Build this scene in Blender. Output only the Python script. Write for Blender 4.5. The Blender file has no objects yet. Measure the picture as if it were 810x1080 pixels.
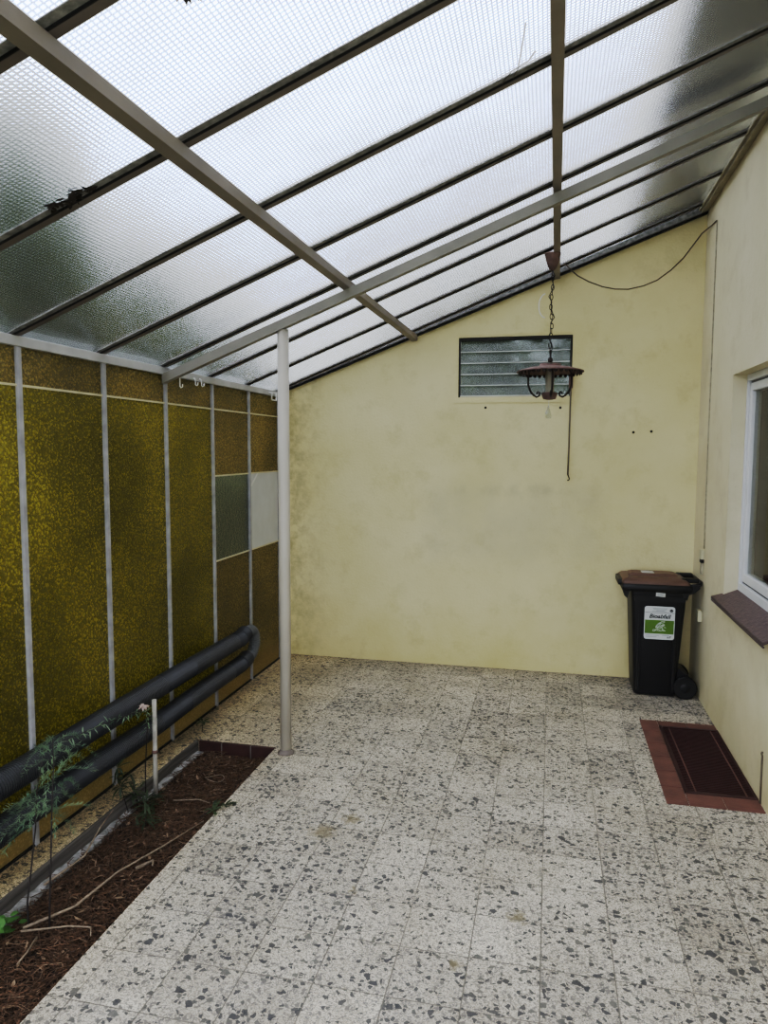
import bpy, math, random
from mathutils import Vector, Matrix
random.seed(7)
C = bpy.context.scene.collection
PI = math.pi
# ------------------------------------------------------------------ room dimensions (metres)
XL, XR, YB = -2.714, 1.318, 7.18          # glazed left wall, house wall, back wall
SL = 0.395                                # roof slope
ANG = math.atan(SL)
def B(x): return 2.75 + SL * (x - XL)     # underside of the glazing bars
def W(x): return 2.81 + 0.38 * (x + 2.631)  # top line of the back wall

# ------------------------------------------------------------------ mesh builder
class MB:
    def __init__(s): s.v = []; s.f = []; s.sm = []
    def add(s, vs, fs, smooth=False):
        n = len(s.v); s.v += [Vector(a) for a in vs]
        for f in fs: s.f.append([n + i for i in f]); s.sm.append(smooth)
        return s
    def box(s, x0, x1, y0, y1, z0, z1):
        vs = [(x, y, z) for z in (z0, z1) for y in (y0, y1) for x in (x0, x1)]
        return s.add(vs, [(0,2,3,1),(4,5,7,6),(0,1,5,4),(2,6,7,3),(0,4,6,2),(1,3,7,5)])
    def bbox(s, x0, x1, y0, y1, z0, z1, b=0.004):
        # box with chamfered edges
        import bmesh
        bm = bmesh.new()
        vs = [bm.verts.new((x, y, z)) for z in (z0, z1) for y in (y0, y1) for x in (x0, x1)]
        for f in [(0,2,3,1),(4,5,7,6),(0,1,5,4),(2,6,7,3),(0,4,6,2),(1,3,7,5)]: bm.faces.new([vs[i] for i in f])
        bmesh.ops.bevel(bm, geom=bm.edges[:], offset=b, segments=2, affect='EDGES', profile=0.5)
        bm.verts.index_update()
        s.add([tuple(v.co) for v in bm.verts], [[v.index for v in f.verts] for f in bm.faces]); bm.free(); return s
    def hexa(s, p):   # 8 corner points, order as box
        return s.add(p, [(0,2,3,1),(4,5,7,6),(0,1,5,4),(2,6,7,3),(0,4,6,2),(1,3,7,5)])
    def slab(s, x0, x1, y0, y1, d0, d1):
        # box lying along the roof slope: d = height above the bar underside
        p = []
        for d in (d0, d1):
            for y in (y0, y1):
                for x in (x0, x1): p.append((x, y, B(x) + d))
        return s.hexa(p)
    def prism(s, poly, y0, y1):    # polygon in XZ extruded along Y
        n = len(poly)
        vs = [(x, y0, z) for x, z in poly] + [(x, y1, z) for x, z in poly]
        fs = [list(range(n)), list(range(2*n-1, n-1, -1))]
        fs += [(i, n+i, n+(i+1) % n, (i+1) % n) for i in range(n)]
        return s.add(vs, fs)
    def tube(s, pts, r, seg=8, cap=True, smooth=True, closed=False):
        pts = [Vector(p) for p in pts]; n = len(pts)
        rr = r if isinstance(r, (list, tuple)) else [r] * n
        t0 = (pts[1] - pts[0]).normalized()
        a = Vector((0, 0, 1)) if abs(t0.z) < .9 else Vector((1, 0, 0))
        nx = t0.cross(a).normalized()
        vs = []
        for i, p in enumerate(pts):
            if closed: t = (pts[(i+1) % n] - pts[i-1]).normalized()
            else: t = (pts[min(i+1, n-1)] - pts[max(i-1, 0)]).normalized()
            nx = (nx - t * nx.dot(t)).normalized(); ny = t.cross(nx)
            for k in range(seg):
                an = 2 * PI * k / seg
                vs.append(p + (nx * math.cos(an) + ny * math.sin(an)) * rr[i])
        fs = []
        for i in range(n if closed else n - 1):
            j = (i + 1) % n
            for k in range(seg):
                fs.append((i*seg+k, i*seg+(k+1) % seg, j*seg+(k+1) % seg, j*seg+k))
        if cap and not closed:
            fs.append(list(range(seg))[::-1]); fs.append([(n-1)*seg+k for k in range(seg)])
        return s.add(vs, fs, smooth)
    def lathe(s, prof, c=(0, 0, 0), seg=24, axis='Z', smooth=True, cap=True):
        vs = []
        for r, h in prof:
            for k in range(seg):
                a = 2*PI*k/seg; u, w = r*math.cos(a), r*math.sin(a)
                q = (u, w, h) if axis == 'Z' else ((u, h, w) if axis == 'Y' else (h, u, w))
                vs.append((c[0]+q[0], c[1]+q[1], c[2]+q[2]))
        n = len(prof); fs = []
        for i in range(n-1):
            for k in range(seg):
                fs.append((i*seg+k, i*seg+(k+1) % seg, (i+1)*seg+(k+1) % seg, (i+1)*seg+k))
        if cap:
            fs.append(list(range(seg))[::-1]); fs.append([(n-1)*seg+k for k in range(seg)])
        return s.add(vs, fs, smooth)
    def rloft(s, secs, rad=0.03, seg=4, smooth=True):
        # loft of rounded rectangles (x0,x1,y0,y1,z)
        vs = []; m = 4 * (seg + 1)
        for (x0, x1, y0, y1, z, *r) in secs:
            q = r[0] if r else rad
            for cx, cy, a0 in ((x1-q, y1-q, 0), (x0+q, y1-q, 90), (x0+q, y0+q, 180), (x1-q, y0+q, 270)):
                for k in range(seg+1):
                    a = math.radians(a0 + 90*k/seg); vs.append((cx+q*math.cos(a), cy+q*math.sin(a), z))
        fs = []
        for i in range(len(secs)-1):
            for k in range(m): fs.append((i*m+k, i*m+(k+1) % m, (i+1)*m+(k+1) % m, (i+1)*m+k))
        n = len(secs)
        s.add(vs, fs, smooth)
        s.add(vs[:m], [list(range(m))[::-1]]); s.add(vs[(n-1)*m:], [list(range(m))]); return s
    def leaf(s, p, d, L, w, up=(0, 0, 1), bend=0.15):
        # narrow pointed leaf blade
        p = Vector(p); d = Vector(d).normalized(); side = d.cross(Vector(up))
        if side.length < 1e-3: side = Vector((1, 0, 0))
        side.normalize(); u = side.cross(d)
        q = [p, p+d*L*.35+side*w-u*bend*L*.1, p+d*L*.35-side*w-u*bend*L*.1, p+d*L*.7+side*w*.8-u*bend*L*.4, p+d*L*.7-side*w*.8-u*bend*L*.4, p+d*L-u*bend*L]
        return s.add(q, [(0, 1, 2), (1, 3, 4, 2), (3, 5, 4)])
    def build(s, name, mat, parent=None, origin=None):
        o0 = Vector(origin) if origin else Vector((0, 0, 0))
        if parent is not None: o0 = world_loc(parent)
        me = bpy.data.meshes.new(name)
        me.from_pydata([tuple(v - o0) for v in s.v], [], s.f)
        for p, k in zip(me.polygons, s.sm): p.use_smooth = k
        me.materials.append(mat); me.update()
        o = bpy.data.objects.new(name, me); C.objects.link(o)
        if parent is not None: o.parent = parent
        else: o.location = o0
        return o
def world_loc(o):
    v = Vector((0, 0, 0))
    while o is not None: v += o.location; o = o.parent
    return v
def tag(o, label=None, cat=None, group=None, kind=None):
    for k, v in (('label', label), ('category', cat), ('group', group), ('kind', kind)):
        if v: o[k] = v
    return o
def thing(name, label, cat, loc=(0, 0, 0), group=None, kind=None):
    o = bpy.data.objects.new(name, None); C.objects.link(o); o.location = loc
    o.empty_display_size = .1
    return tag(o, label, cat, group, kind)

# ------------------------------------------------------------------ materials
def newmat(name):
    m = bpy.data.materials.new(name); m.use_nodes = True
    nt = m.node_tree; nt.nodes.clear()
    out = nt.nodes.new('ShaderNodeOutputMaterial')
    return m, nt, out
class N:
    """tiny node helper"""
    def __init__(s, nt): s.nt = nt
    def __call__(s, t, ins=None, **kw):
        n = s.nt.nodes.new('ShaderNode' + t)
        for k, v in kw.items(): setattr(n, k, v)
        for k, v in (ins or {}).items():
            if hasattr(v, 'is_output') or isinstance(v, bpy.types.NodeSocket): s.nt.links.new(v, n.inputs[k])
            else: n.inputs[k].default_value = v
        return n
    def math(s, op, a, b=None, c=None):
        ins = {0: a}
        if b is not None: ins[1] = b
        if c is not None: ins[2] = c
        return s('Math', ins, operation=op).outputs[0]
    def mix(s, f, a, b, bt='MIX'):
        n = s.nt.nodes.new('ShaderNodeMix'); n.data_type = 'RGBA'; n.blend_type = bt
        for i, v in ((0, f), (6, a), (7, b)):
            if isinstance(v, bpy.types.NodeSocket): s.nt.links.new(v, n.inputs[i])
            else: n.inputs[i].default_value = v
        return n.outputs[2]
    def ramp(s, f, stops):
        n = s('ValToRGB', {0: f}); r = n.color_ramp
        while len(r.elements) < len(stops): r.elements.new(.5)
        for e, (p, c) in zip(r.elements, stops):
            e.position = p; e.color = c if len(c) == 4 else (*c, 1)
        return n.outputs[0]
    def noise(s, vec, scale, detail=4, rough=.55):
        return s('TexNoise', {'Vector': vec, 'Scale': scale, 'Detail': detail, 'Roughness': rough}).outputs[0]
def c4(c): return (c[0], c[1], c[2], 1)
def simple(name, col, rough=.6, metal=0, var=.15, scale=8, bump=0, bscale=40, spec=.4, col2=None):
    m, nt, out = newmat(name); n = N(nt)
    pos = n('NewGeometry').outputs['Position']
    f = n.noise(pos, scale)
    f = n.ramp(f, [(.3, (0, 0, 0)), (.7, (1, 1, 1))])
    d = col2 or tuple(x*(1-var*2) for x in col)
    colr = n.mix(f, c4(d), c4(col))
    b = n('BsdfPrincipled', {'Base Color': colr, 'Roughness': rough, 'Metallic': metal, 'Specular IOR Level': spec})
    if bump:
        bp = n('Bump', {'Strength': bump, 'Distance': .01, 'Height': n.noise(pos, bscale)})
        nt.links.new(bp.outputs[0], b.inputs['Normal'])
    nt.links.new(b.outputs[0], out.inputs[0]); return m

def mat_floor():
    m, nt, out = newmat('terrazzo_tiles'); n = N(nt)
    pos = n('NewGeometry').outputs['Position']
    sep = n('SeparateXYZ', {0: pos}); x, y = sep.outputs[0], sep.outputs[1]
    T = .302
    # slight waviness of the joints
    ux = n.math('DIVIDE', n.math('SUBTRACT', x, -1.804), T); uy = n.math('DIVIDE', n.math('SUBTRACT', y, 2.659), .300)
    col = n.math('FLOOR', ux); row = n.math('FLOOR', uy)
    fx = n.math('FRACT', ux); fy = n.math('FRACT', uy)
    ex = n.math('MINIMUM', fx, n.math('SUBTRACT', 1, fx)); ey = n.math('MINIMUM', fy, n.math('SUBTRACT', 1, fy))
    gx = n('MapRange', {0: ex, 1: .006, 2: .014, 3: 1, 4: 0}).outputs[0]
    gy = n('MapRange', {0: ey, 1: .006, 2: .015, 3: 1, 4: 0}).outputs[0]
    gn = n('MapRange', {0: n.noise(pos, 3.0), 1: .35, 2: .65, 3: .8, 4: 1}).outputs[0]
    gy = n.math('MULTIPLY', gy, gn)
    gx = n.math('MULTIPLY', gx, n('MapRange', {0: n.math('ADD', n.noise(pos, 2.2), n.math('MULTIPLY', y, -.05)), 1: .05, 2: .36, 3: .3, 4: 1}).outputs[0])
    g = n.math('MULTIPLY', n.math('MAXIMUM', gx, gy), .92)
    idv = n('CombineXYZ', {0: col, 1: row, 2: 3.0}).outputs[0]
    rnd = n('TexWhiteNoise', {0: idv}, noise_dimensions='3D').outputs[0]
    # each tile cut from a different spot: offset chips per tile
    off = n('VectorMath', {0: n('TexWhiteNoise', {0: idv}, noise_dimensions='3D').outputs[1], 1: (7, 9, 0)}, operation='MULTIPLY').outputs[0]
    p2 = n('VectorMath', {0: pos, 1: off}, operation='ADD').outputs[0]
    p2 = n('VectorMath', {0: p2, 1: n('VectorMath', {0: n('TexNoise', {'Vector': p2, 'Scale': 55, 'Detail': 1}).outputs[1], 1: (.008, .008, 0)}, operation='MULTIPLY').outputs[0]}, operation='ADD').outputs[0]
    base = n.mix(n('MapRange', {0: n.noise(pos, 2.2, 5), 1: .3, 2: .7, 3: 0, 4: 1}).outputs[0], (.60, .535, .44, 1), (.80, .735, .625, 1))
    tint = n.mix(rnd, (.76, .755, .745, 1), (1.10, 1.09, 1.06, 1))
    base = n.mix(1.0, base, tint, 'MULTIPLY')
    fine = n.noise(p2, 260, 3, .7)
    base = n.mix(n('MapRange', {0: fine, 1: .50, 2: .66, 3: 0, 4: .8}).outputs[0], base, (.22, .21, .195, 1))
    def chips(colr, scale, thr_lo, thr_hi, keep, dark, light, amt):
        v = n('TexVoronoi', {'Vector': p2, 'Scale': scale, 'Randomness': 1.0}, voronoi_dimensions='2D')
        ve = n('TexVoronoi', {'Vector': p2, 'Scale': scale, 'Randomness': 1.0}, voronoi_dimensions='2D', feature='DISTANCE_TO_EDGE')
        r = n('SeparateColor', {0: v.outputs['Color']})
        size = n('MapRange', {0: r.outputs[1], 1: 0, 2: 1, 3: thr_lo, 4: thr_hi}).outputs[0]
        ins = n('MapRange', {0: n.math('SUBTRACT', ve.outputs['Distance'], size), 1: -.012, 2: .025, 3: 0, 4: 1}).outputs[0]
        on = n.math('GREATER_THAN', r.outputs[0], keep)
        f = n.math('MULTIPLY', n.math('MULTIPLY', ins, on), amt)
        cc = n.ramp(r.outputs[2], [(0, dark), (.55, dark), (.8, light), (1, light)])
        return n.mix(f, colr, cc)
    base = chips(base, 230, .02, .10, .50, (.10, .095, .09), (.30, .25, .19), .85)
    base = chips(base, 95, .02, .15, .56, (.16, .155, .15), (.40, .36, .29), .8)
    base = chips(base, 52, .02, .18, n.math('ADD', .70, n.math('MULTIPLY', rnd, .18)), (.065, .067, .068), (.17, .16, .145), .93)
    base = chips(base, 30, .05, .24, n.math('ADD', .80, n.math('MULTIPLY', rnd, .18)), (.055, .057, .06), (.13, .125, .115), .93)
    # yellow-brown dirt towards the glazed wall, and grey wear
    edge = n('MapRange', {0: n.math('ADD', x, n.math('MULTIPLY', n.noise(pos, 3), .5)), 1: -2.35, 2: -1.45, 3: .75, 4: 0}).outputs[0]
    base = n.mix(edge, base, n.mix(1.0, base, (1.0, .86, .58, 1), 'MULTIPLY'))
    st = n('MapRange', {0: n.noise(pos, 1.3, 6, .65), 1: .48, 2: .72, 3: 0, 4: .45}).outputs[0]
    base = n.mix(st, base, n.mix(1.0, base, (.62, .60, .54, 1), 'MULTIPLY'))
    for cx, cy, rr in ((-1.22, 3.80, .10), (-1.10, 3.97, .07), (-.10, 3.28, .06), (-.35, 2.9, .04), (-.9, 3.3, .03)):
        d = n('VectorMath', {0: pos, 1: (cx, cy, 0)}, operation='DISTANCE').outputs['Value']
        d = n.math('ADD', d, n.math('MULTIPLY', n.math('SUBTRACT', n.noise(pos, 28, 3), .5), .16))
        f = n('MapRange', {0: d, 1: rr*.3, 2: rr, 3: .75, 4: 0}).outputs[0]
        base = n.mix(f, base, (.17, .14, .085, 1))
    # darker brown band along the back wall
    bl = n('MapRange', {0: y, 1: 6.9, 2: 7.15, 3: 0, 4: .4}).outputs[0]
    base = n.mix(bl, base, n.mix(1.0, base, (.6, .55, .42, 1), 'MULTIPLY'))
    base = n.mix(g, base, (.13, .12, .105, 1))
    b = n('BsdfPrincipled', {'Base Color': base, 'Roughness': .5, 'Specular IOR Level': .3})
    bp = n('Bump', {'Strength': .35, 'Distance': .004, 'Height': n.math('SUBTRACT', n.math('MULTIPLY', fine, .2), g)})
    nt.links.new(bp.outputs[0], b.inputs['Normal'])
    nt.links.new(b.outputs[0], out.inputs[0]); return m

def mat_plaster(name, c1, c2, stain, back=False):
    m, nt, out = newmat(name); n = N(nt)
    pos = n('NewGeometry').outputs['Position']
    sep = n('SeparateXYZ', {0: pos}); x, y, z = sep.outputs
    f = n.ramp(n.noise(pos, 1.1, 6, .6), [(.35, (0, 0, 0)), (.68, (1, 1, 1))])
    base = n.mix(f, c4(c1), c4(c2))
    blotch = n('MapRange', {0: n.noise(pos, 3.5, 7, .7), 1: .52, 2: .74, 3: 0, 4: .6}).outputs[0]
    base = n.mix(blotch, base, c4(stain))
    # damp along the bottom
    low = n('MapRange', {0: n.math('ADD', z, n.math('MULTIPLY', n.noise(pos, 4, 5), -.7)), 1: -.35, 2: .30, 3: .75, 4: 0}).outputs[0]
    base = n.mix(low, base, n.mix(1.0, base, (.84, .81, .70, 1), 'MULTIPLY'))
    if back:
        # grey repaired patch in the middle of the wall
        def band(v, a, b2, s): 
            return n.math('MULTIPLY', n('MapRange', {0: v, 1: a, 2: a+s, 3: 0, 4: 1}).outputs[0], n('MapRange', {0: v, 1: b2-s, 2: b2, 3: 1, 4: 0}).outputs[0])
        pm = n.math('MULTIPLY', n.math('MULTIPLY', band(x, -1.34, .62, .22), band(z, .95, 1.95, .25)), n('MapRange', {0: n.noise(pos, 2.5, 5), 1: .35, 2: .6, 3: .25, 4: .75}).outputs[0])
        base = n.mix(n.math('MULTIPLY', pm, .55), base, (.52, .475, .335, 1))
        sm = n.math('MULTIPLY', n.math('MULTIPLY', band(x, -1.05, .3, .3), band(z, 1.70, 1.88, .07)), n('MapRange', {0: n.noise(pos, 5, 4), 1: .4, 2: .65, 3: 0, 4: .35}).outputs[0])
        base = n.mix(sm, base, (.36, .325, .225, 1))
        # mould near the left corner
        co = n('MapRange', {0: n.math('ADD', x, n.math('MULTIPLY', n.noise(pos, 6, 6, .7), .5)), 1: -2.45, 2: -1.95, 3: .8, 4: 0}).outputs[0]
        co = n.math('MULTIPLY', co, n('MapRange', {0: n.noise(pos, 9, 6, .7), 1: .4, 2: .62, 3: 0, 4: 1}).outputs[0])
        base = n.mix(co, base, (.38, .335, .19, 1))
    spk = n('MapRange', {0: n.noise(pos, 75, 2), 1: .70, 2: .78, 3: 0, 4: .5}).outputs[0]
    base = n.mix(spk, base, n.mix(1.0, base, (.6, .57, .5, 1), 'MULTIPLY'))
    b = n('BsdfPrincipled', {'Base Color': base, 'Roughness': .85, 'Specular IOR Level': .15})
    bp = n('Bump', {'Strength': .5, 'Distance': .006, 'Height': n.math('ADD', n.noise(pos, 45, 4), n.math('MULTIPLY', n.noise(pos, 7, 4), 1.5))})
    nt.links.new(bp.outputs[0], b.inputs['Normal'])
    nt.links.new(b.outputs[0], out.inputs[0]); return m

def mat_roofglass():
    m, nt, out = newmat('grid_textured_roof_glass'); n = N(nt)
    pos = n('NewGeometry').outputs['Position']
    sep = n('SeparateXYZ', {0: pos})
    P = .0185
    def line(v):
        fr = n.math('FRACT', n.math('DIVIDE', v, P))
        e = n.math('ABSOLUTE', n.math('SUBTRACT', fr, .5))     # .5 at the joint
        return n('MapRange', {0: e, 1: .27, 2: .46, 3: 0, 4: 1}).outputs[0], e
    lx, exx = line(n.math('MULTIPLY', sep.outputs[0], 1/math.cos(ANG))); ly, eyy = line(sep.outputs[1])
    g = n.math('MAXIMUM', lx, ly)
    dirt = n('MapRange', {0: n.noise(pos, 1.6, 6, .65), 1: .4, 2: .75, 3: 0, 4: .35}).outputs[0]
    low = n('MapRange', {0: n.math('ADD', sep.outputs[0], n.math('MULTIPLY', n.noise(pos, 5, 4), .25)), 1: -2.65, 2: -2.2, 3: .35, 4: 0}).outputs[0]
    col = n.mix(n.math('MULTIPLY', g, .8), (.985, .992, 1, 1), (.52, .55, .60, 1))
    col = n.mix(dirt, col, n.mix(1.0, col, (.93, .935, .93, 1), 'MULTIPLY'))
    col = n.mix(low, col, n.mix(1.0, col, (.88, .88, .86, 1), 'MULTIPLY'))
    b = n('BsdfPrincipled', {'Base Color': col, 'Roughness': .13, 'Transmission Weight': 1.0, 'IOR': 1.4, 'Specular IOR Level': .12})
    h = n.math('MAXIMUM', exx, eyy)
    bp = n('Bump', {'Strength': .28, 'Distance': .002, 'Height': n.math('ADD', h, n.math('MULTIPLY', n.noise(pos, 90, 2), .6))})
    nt.links.new(bp.outputs[0], b.inputs['Normal'])
    dd = n('BsdfDiffuse', {'Color': (.42, .43, .40, 1)})
    mx = n('MixShader', {0: n('MapRange', {0: n.noise(pos, 2.3, 6, .7), 1: .35, 2: .75, 3: .0, 4: .05}).outputs[0], 1: b.outputs[0], 2: dd.outputs[0]})
    nt.links.new(mx.outputs[0], out.inputs[0]); return m

def mat_patterned(name, col, body, bodymix, scale=55, rough=.22, bstr=.6, foot=None):
    """hammered cathedral glass"""
    m, nt, out = newmat(name); n = N(nt)
    pos = n('NewGeometry').outputs['Position']
    wob = n('VectorMath', {0: n('TexNoise', {'Vector': pos, 'Scale': 30, 'Detail': 2}).outputs[1], 1: (.03, .03, .03)}, operation='MULTIPLY').outputs[0]
    p2 = n('VectorMath', {0: pos, 1: wob}, operation='ADD').outputs[0]
    v = n('TexVoronoi', {'Vector': p2, 'Scale': scale}).outputs['Distance']
    h = n.math('ADD', v, n.math('MULTIPLY', n.noise(pos, scale*.8, 3), .6))
    bp = n('Bump', {'Strength': bstr, 'Distance': .008, 'Height': h}).outputs[0]
    fac = n.ramp(v, [(.12, (0, 0, 0)), (.52, (1, 1, 1))])
    big = n('MapRange', {0: n.noise(pos, 1.1, 3), 1: .35, 2: .65, 3: .72, 4: 1.2}).outputs[0]
    def tone(c, hi, lo):
        q = n.mix(fac, c4(tuple(x*hi for x in c)), c4(tuple(x*lo for x in c)))
        return n('VectorMath', {0: q, 'Scale': big}, operation='SCALE').outputs[0]
    cc = tone(col, 1.15, .75); bc = tone(body, 1.45, .62)
    if foot:  # brighter tan foot: light from the ground outside, put into the pane colour
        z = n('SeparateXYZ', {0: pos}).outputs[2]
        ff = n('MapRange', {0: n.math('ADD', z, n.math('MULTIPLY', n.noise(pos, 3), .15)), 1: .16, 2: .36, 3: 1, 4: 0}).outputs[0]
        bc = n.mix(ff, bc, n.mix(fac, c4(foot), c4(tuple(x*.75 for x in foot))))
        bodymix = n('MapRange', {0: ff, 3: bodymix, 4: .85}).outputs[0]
    g = n('BsdfPrincipled', {'Base Color': cc, 'Roughness': rough, 'Transmission Weight': 1.0, 'IOR': 1.45, 'Normal': bp})
    t = n('BsdfTranslucent', {'Color': bc, 'Normal': bp}); d = n('BsdfDiffuse', {'Color': bc, 'Normal': bp})
    td = n('MixShader', {0: .45, 1: t.outputs[0], 2: d.outputs[0]})
    s = n('MixShader', {0: bodymix, 1: g.outputs[0], 2: td.outputs[0]})
    nt.links.new(s.outputs[0], out.inputs[0]); return m

def mat_clear(name, tint=(.9, .92, .9), rough=.02):
    m, nt, out = newmat(name); n = N(nt)
    pos = n('NewGeometry').outputs['Position']
    col = n.mix(n.noise(pos, 4), c4(tint), c4(tuple(t*.93 for t in tint)))
    t = n('BsdfTransparent', {'Color': col}); g = n('BsdfGlossy', {'Color': (1, 1, 1, 1), 'Roughness': rough})
    lw = n('LayerWeight', {'Blend': .28}).outputs['Fresnel']
    s = n('MixShader', {0: lw, 1: t.outputs[0], 2: g.outputs[0]})
    nt.links.new(s.outputs[0], out.inputs[0]); return m

def mat_leaf(name, c1, c2, tr=.35):
    m, nt, out = newmat(name); n = N(nt)
    pos = n('NewGeometry').outputs['Position']
    col = n.mix(n.ramp(n.noise(pos, 9, 3), [(.35, (0, 0, 0)), (.65, (1, 1, 1))]), c4(c1), c4(c2))
    d = n('BsdfPrincipled', {'Base Color': col, 'Roughness': .55}); t = n('BsdfTranslucent', {'Color': col})
    s = n('MixShader', {0: tr, 1: d.outputs[0], 2: t.outputs[0]})
    nt.links.new(s.outputs[0], out.inputs[0]); return m

def mat_wood(name, c1, c2, axis='Y', scale=30, rough=.75):
    m, nt, out = newmat(name); n = N(nt)
    pos = n('NewGeometry').outputs['Position']
    sc = {'X': (1.5, scale, scale), 'Y': (scale, 1.5, scale), 'Z': (scale, scale, 1.5)}[axis]
    p = n('VectorMath', {0: pos, 1: sc}, operation='MULTIPLY').outputs[0]
    f = n.ramp(n.noise(p, 1.0, 6, .65), [(.35, (0, 0, 0)), (.65, (1, 1, 1))])
    col = n.mix(f, c4(c1), c4(c2))
    b = n('BsdfPrincipled', {'Base Color': col, 'Roughness': rough})
    bp = n('Bump', {'Strength': .4, 'Distance': .004, 'Height': f}); nt.links.new(bp.outputs[0], b.inputs['Normal'])
    nt.links.new(b.outputs[0], out.inputs[0]); return m

M = {}
M['floor'] = mat_floor()
M['back'] = mat_plaster('cream_plaster', (.69, .605, .355), (.77, .685, .435), (.54, .465, .26), True)
M['right'] = mat_plaster('pale_cream_plaster', (.63, .57, .405), (.71, .645, .475), (.52, .46, .325))
M['trimcream'] = simple('cream_trim', (.42, .38, .27), .7, var=.2)
M['roofglass'] = mat_roofglass()
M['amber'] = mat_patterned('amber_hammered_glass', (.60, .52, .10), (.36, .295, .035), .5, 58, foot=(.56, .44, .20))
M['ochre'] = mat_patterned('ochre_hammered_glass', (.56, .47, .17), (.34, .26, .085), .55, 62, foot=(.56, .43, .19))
M['greyglass'] = mat_patterned('grey_hammered_glass', (.40, .42, .32), (.09, .095, .07), .12, 34, .05, .5)
M['white_pane'] = simple('white_panel', (.56, .58, .58), .5, var=.06, scale=5)
M['post'] = simple('weathered_white_paint', (.42, .42, .435), .55, var=.2, scale=12, bump=.15)
M['rail'] = simple('pale_grey_paint', (.46, .46, .45), .5, var=.1)
M['pole'] = simple('cream_enamel', (.50, .465, .40), .4, var=.06, scale=3)
M['beam'] = simple('grey_white_steel', (.25, .237, .205), .45, var=.08, scale=4)
M['purlin'] = simple('taupe_steel', (.25, .22, .185), .45, var=.1, scale=5)
M['bar'] = simple('brown_grey_steel', (.17, .145, .125), .5, var=.12, scale=8)
M['putty'] = simple('grey_putty', (.32, .32, .31), .8, var=.3, scale=30)
M['blackline'] = simple('gap_shade_black', (.012, .012, .012), .8)  # flat black standing in for the shade in gaps and under edges
M['lead'] = simple('pale_strip', (.62, .56, .40), .5, var=.1)
M['pipe'] = simple('black_corrugated_plastic', (.030, .033, .038), .42, var=.25, scale=6, spec=.5)
M['hose'] = simple('grey_hose', (.16, .17, .18), .5, var=.2, scale=15)
M['soil'] = simple('dark_soil', (.034, .023, .016), .95, var=.3, scale=18, bump=1.0, bscale=60, col2=(.018, .012, .009))
M['litter'] = simple('dry_brown_stems', (.17, .095, .052), .85, scale=45, col2=(.030, .018, .012))
M['straw'] = simple('pale_dry_leaves', (.26, .185, .12), .8, scale=60, col2=(.09, .055, .033))
M['twig'] = simple('pale_twig', (.30, .235, .17), .8, var=.25, scale=40)
M['darktwig'] = simple('dark_stem', (.035, .028, .025), .8, scale=40)
M['brick'] = simple('dark_red_tile', (.065, .026, .022), .55, var=.25, scale=10)
M['mortar'] = simple('grey_mortar', (.22, .19, .17), .9)
M['plank'] = mat_wood('weathered_grey_board', (.05, .045, .04), (.17, .155, .14), 'Y', 45)
M['foam'] = simple('flaking_white_board', (.42, .41, .39), .8, scale=22, col2=(.12, .115, .105), bump=.8, bscale=30)
M['stake'] = simple('grey_white_stake', (.46, .43, .38), .7, var=.22, scale=14)
M['grate'] = simple('dark_red_grate', (.055, .020, .020), .5, var=.2, scale=20)
M['border'] = simple('red_brown_tile', (.17, .085, .066), .6, var=.16, scale=7, bump=.3, bscale=60)
M['pit'] = simple('pit_dark', (.012, .007, .007), .95)
M['binblack'] = simple('black_bin_plastic', (.010, .010, .011), .42, var=.1, scale=10, spec=.35)
M['binlid'] = simple('brown_lid_plastic', (.145, .085, .060), .45, var=.1, scale=6)
M['tyre'] = simple('black_wheel_rubber', (.008, .008, .008), .6)
M['stickwhite'] = simple('sticker_white', (.66, .69, .70), .4, var=.03)
M['stickgreen'] = simple('sticker_green', (.115, .20, .022), .4, var=.06)
M['ink'] = simple('sticker_ink', (.012, .014, .012), .5)
M['inkgrey'] = simple('sticker_grey', (.30, .33, .35), .5, var=.05)
M['paper'] = simple('paper_label', (.60, .60, .57), .6, var=.06, scale=60)
M['rust'] = simple('rusty_lamp_iron', (.20, .125, .105), .65, var=.25, scale=22, bump=.4, bscale=90)
M['rustdark'] = simple('dark_lamp_iron', (.022, .012, .010), .6, scale=30)
M['candle'] = simple('candle_sleeve', (.50, .47, .38), .5, var=.08)
M['louvre'] = mat_patterned('dusty_louvre_glass', (.86, .92, .89), (.34, .37, .34), .34, 120, .03, .08)
M['darkframe'] = simple('dark_window_frame', (.022, .02, .018), .6)
M['creamframe'] = simple('cream_frame_paint', (.58, .54, .38), .7, var=.08)
M['pvc'] = simple('white_window_frame', (.74, .755, .77), .3, var=.03)
M['gasket'] = simple('grey_gasket', (.17, .17, .17), .6)
M['winglass'] = mat_clear('window_glass', (.80, .81, .76))
M['crystal'] = mat_clear('crystal', (.85, .87, .87), .05)
M['curtain'] = simple('grey_curtain', (.78, .77, .66), .9, var=.1, scale=3)
M['sill'] = mat_wood('plum_brown_sill', (.062, .045, .047), (.15, .11, .11), 'X', 60, .5)
M['cable'] = simple('dark_cable', (.11, .085, .06), .6)
M['palecable'] = simple('painted_cable', (.46, .42, .31), .7, var=.2, scale=30)
M['boxcream'] = simple('old_cream_plastic', (.62, .58, .42), .5, var=.08)
M['rod'] = simple('brown_rod', (.20, .165, .12), .5, var=.2)
M['hook'] = simple('white_hook', (.72, .72, .70), .5, var=.05)
M['interior'] = simple('dim_room', (.55, .53, .48), .9)
M['eave'] = simple('dark_eave_boards', (.014, .013, .012), .9, scale=3)
M['grass'] = simple('garden_ground', (.10, .12, .05), .95, scale=2, col2=(.06, .055, .03))
M['foliage'] = mat_leaf('tree_leaves', (.045, .075, .03), (.11, .15, .065))
M['hedge'] = mat_leaf('hedge_leaves', (.06, .10, .03), (.17, .23, .08))
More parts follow.
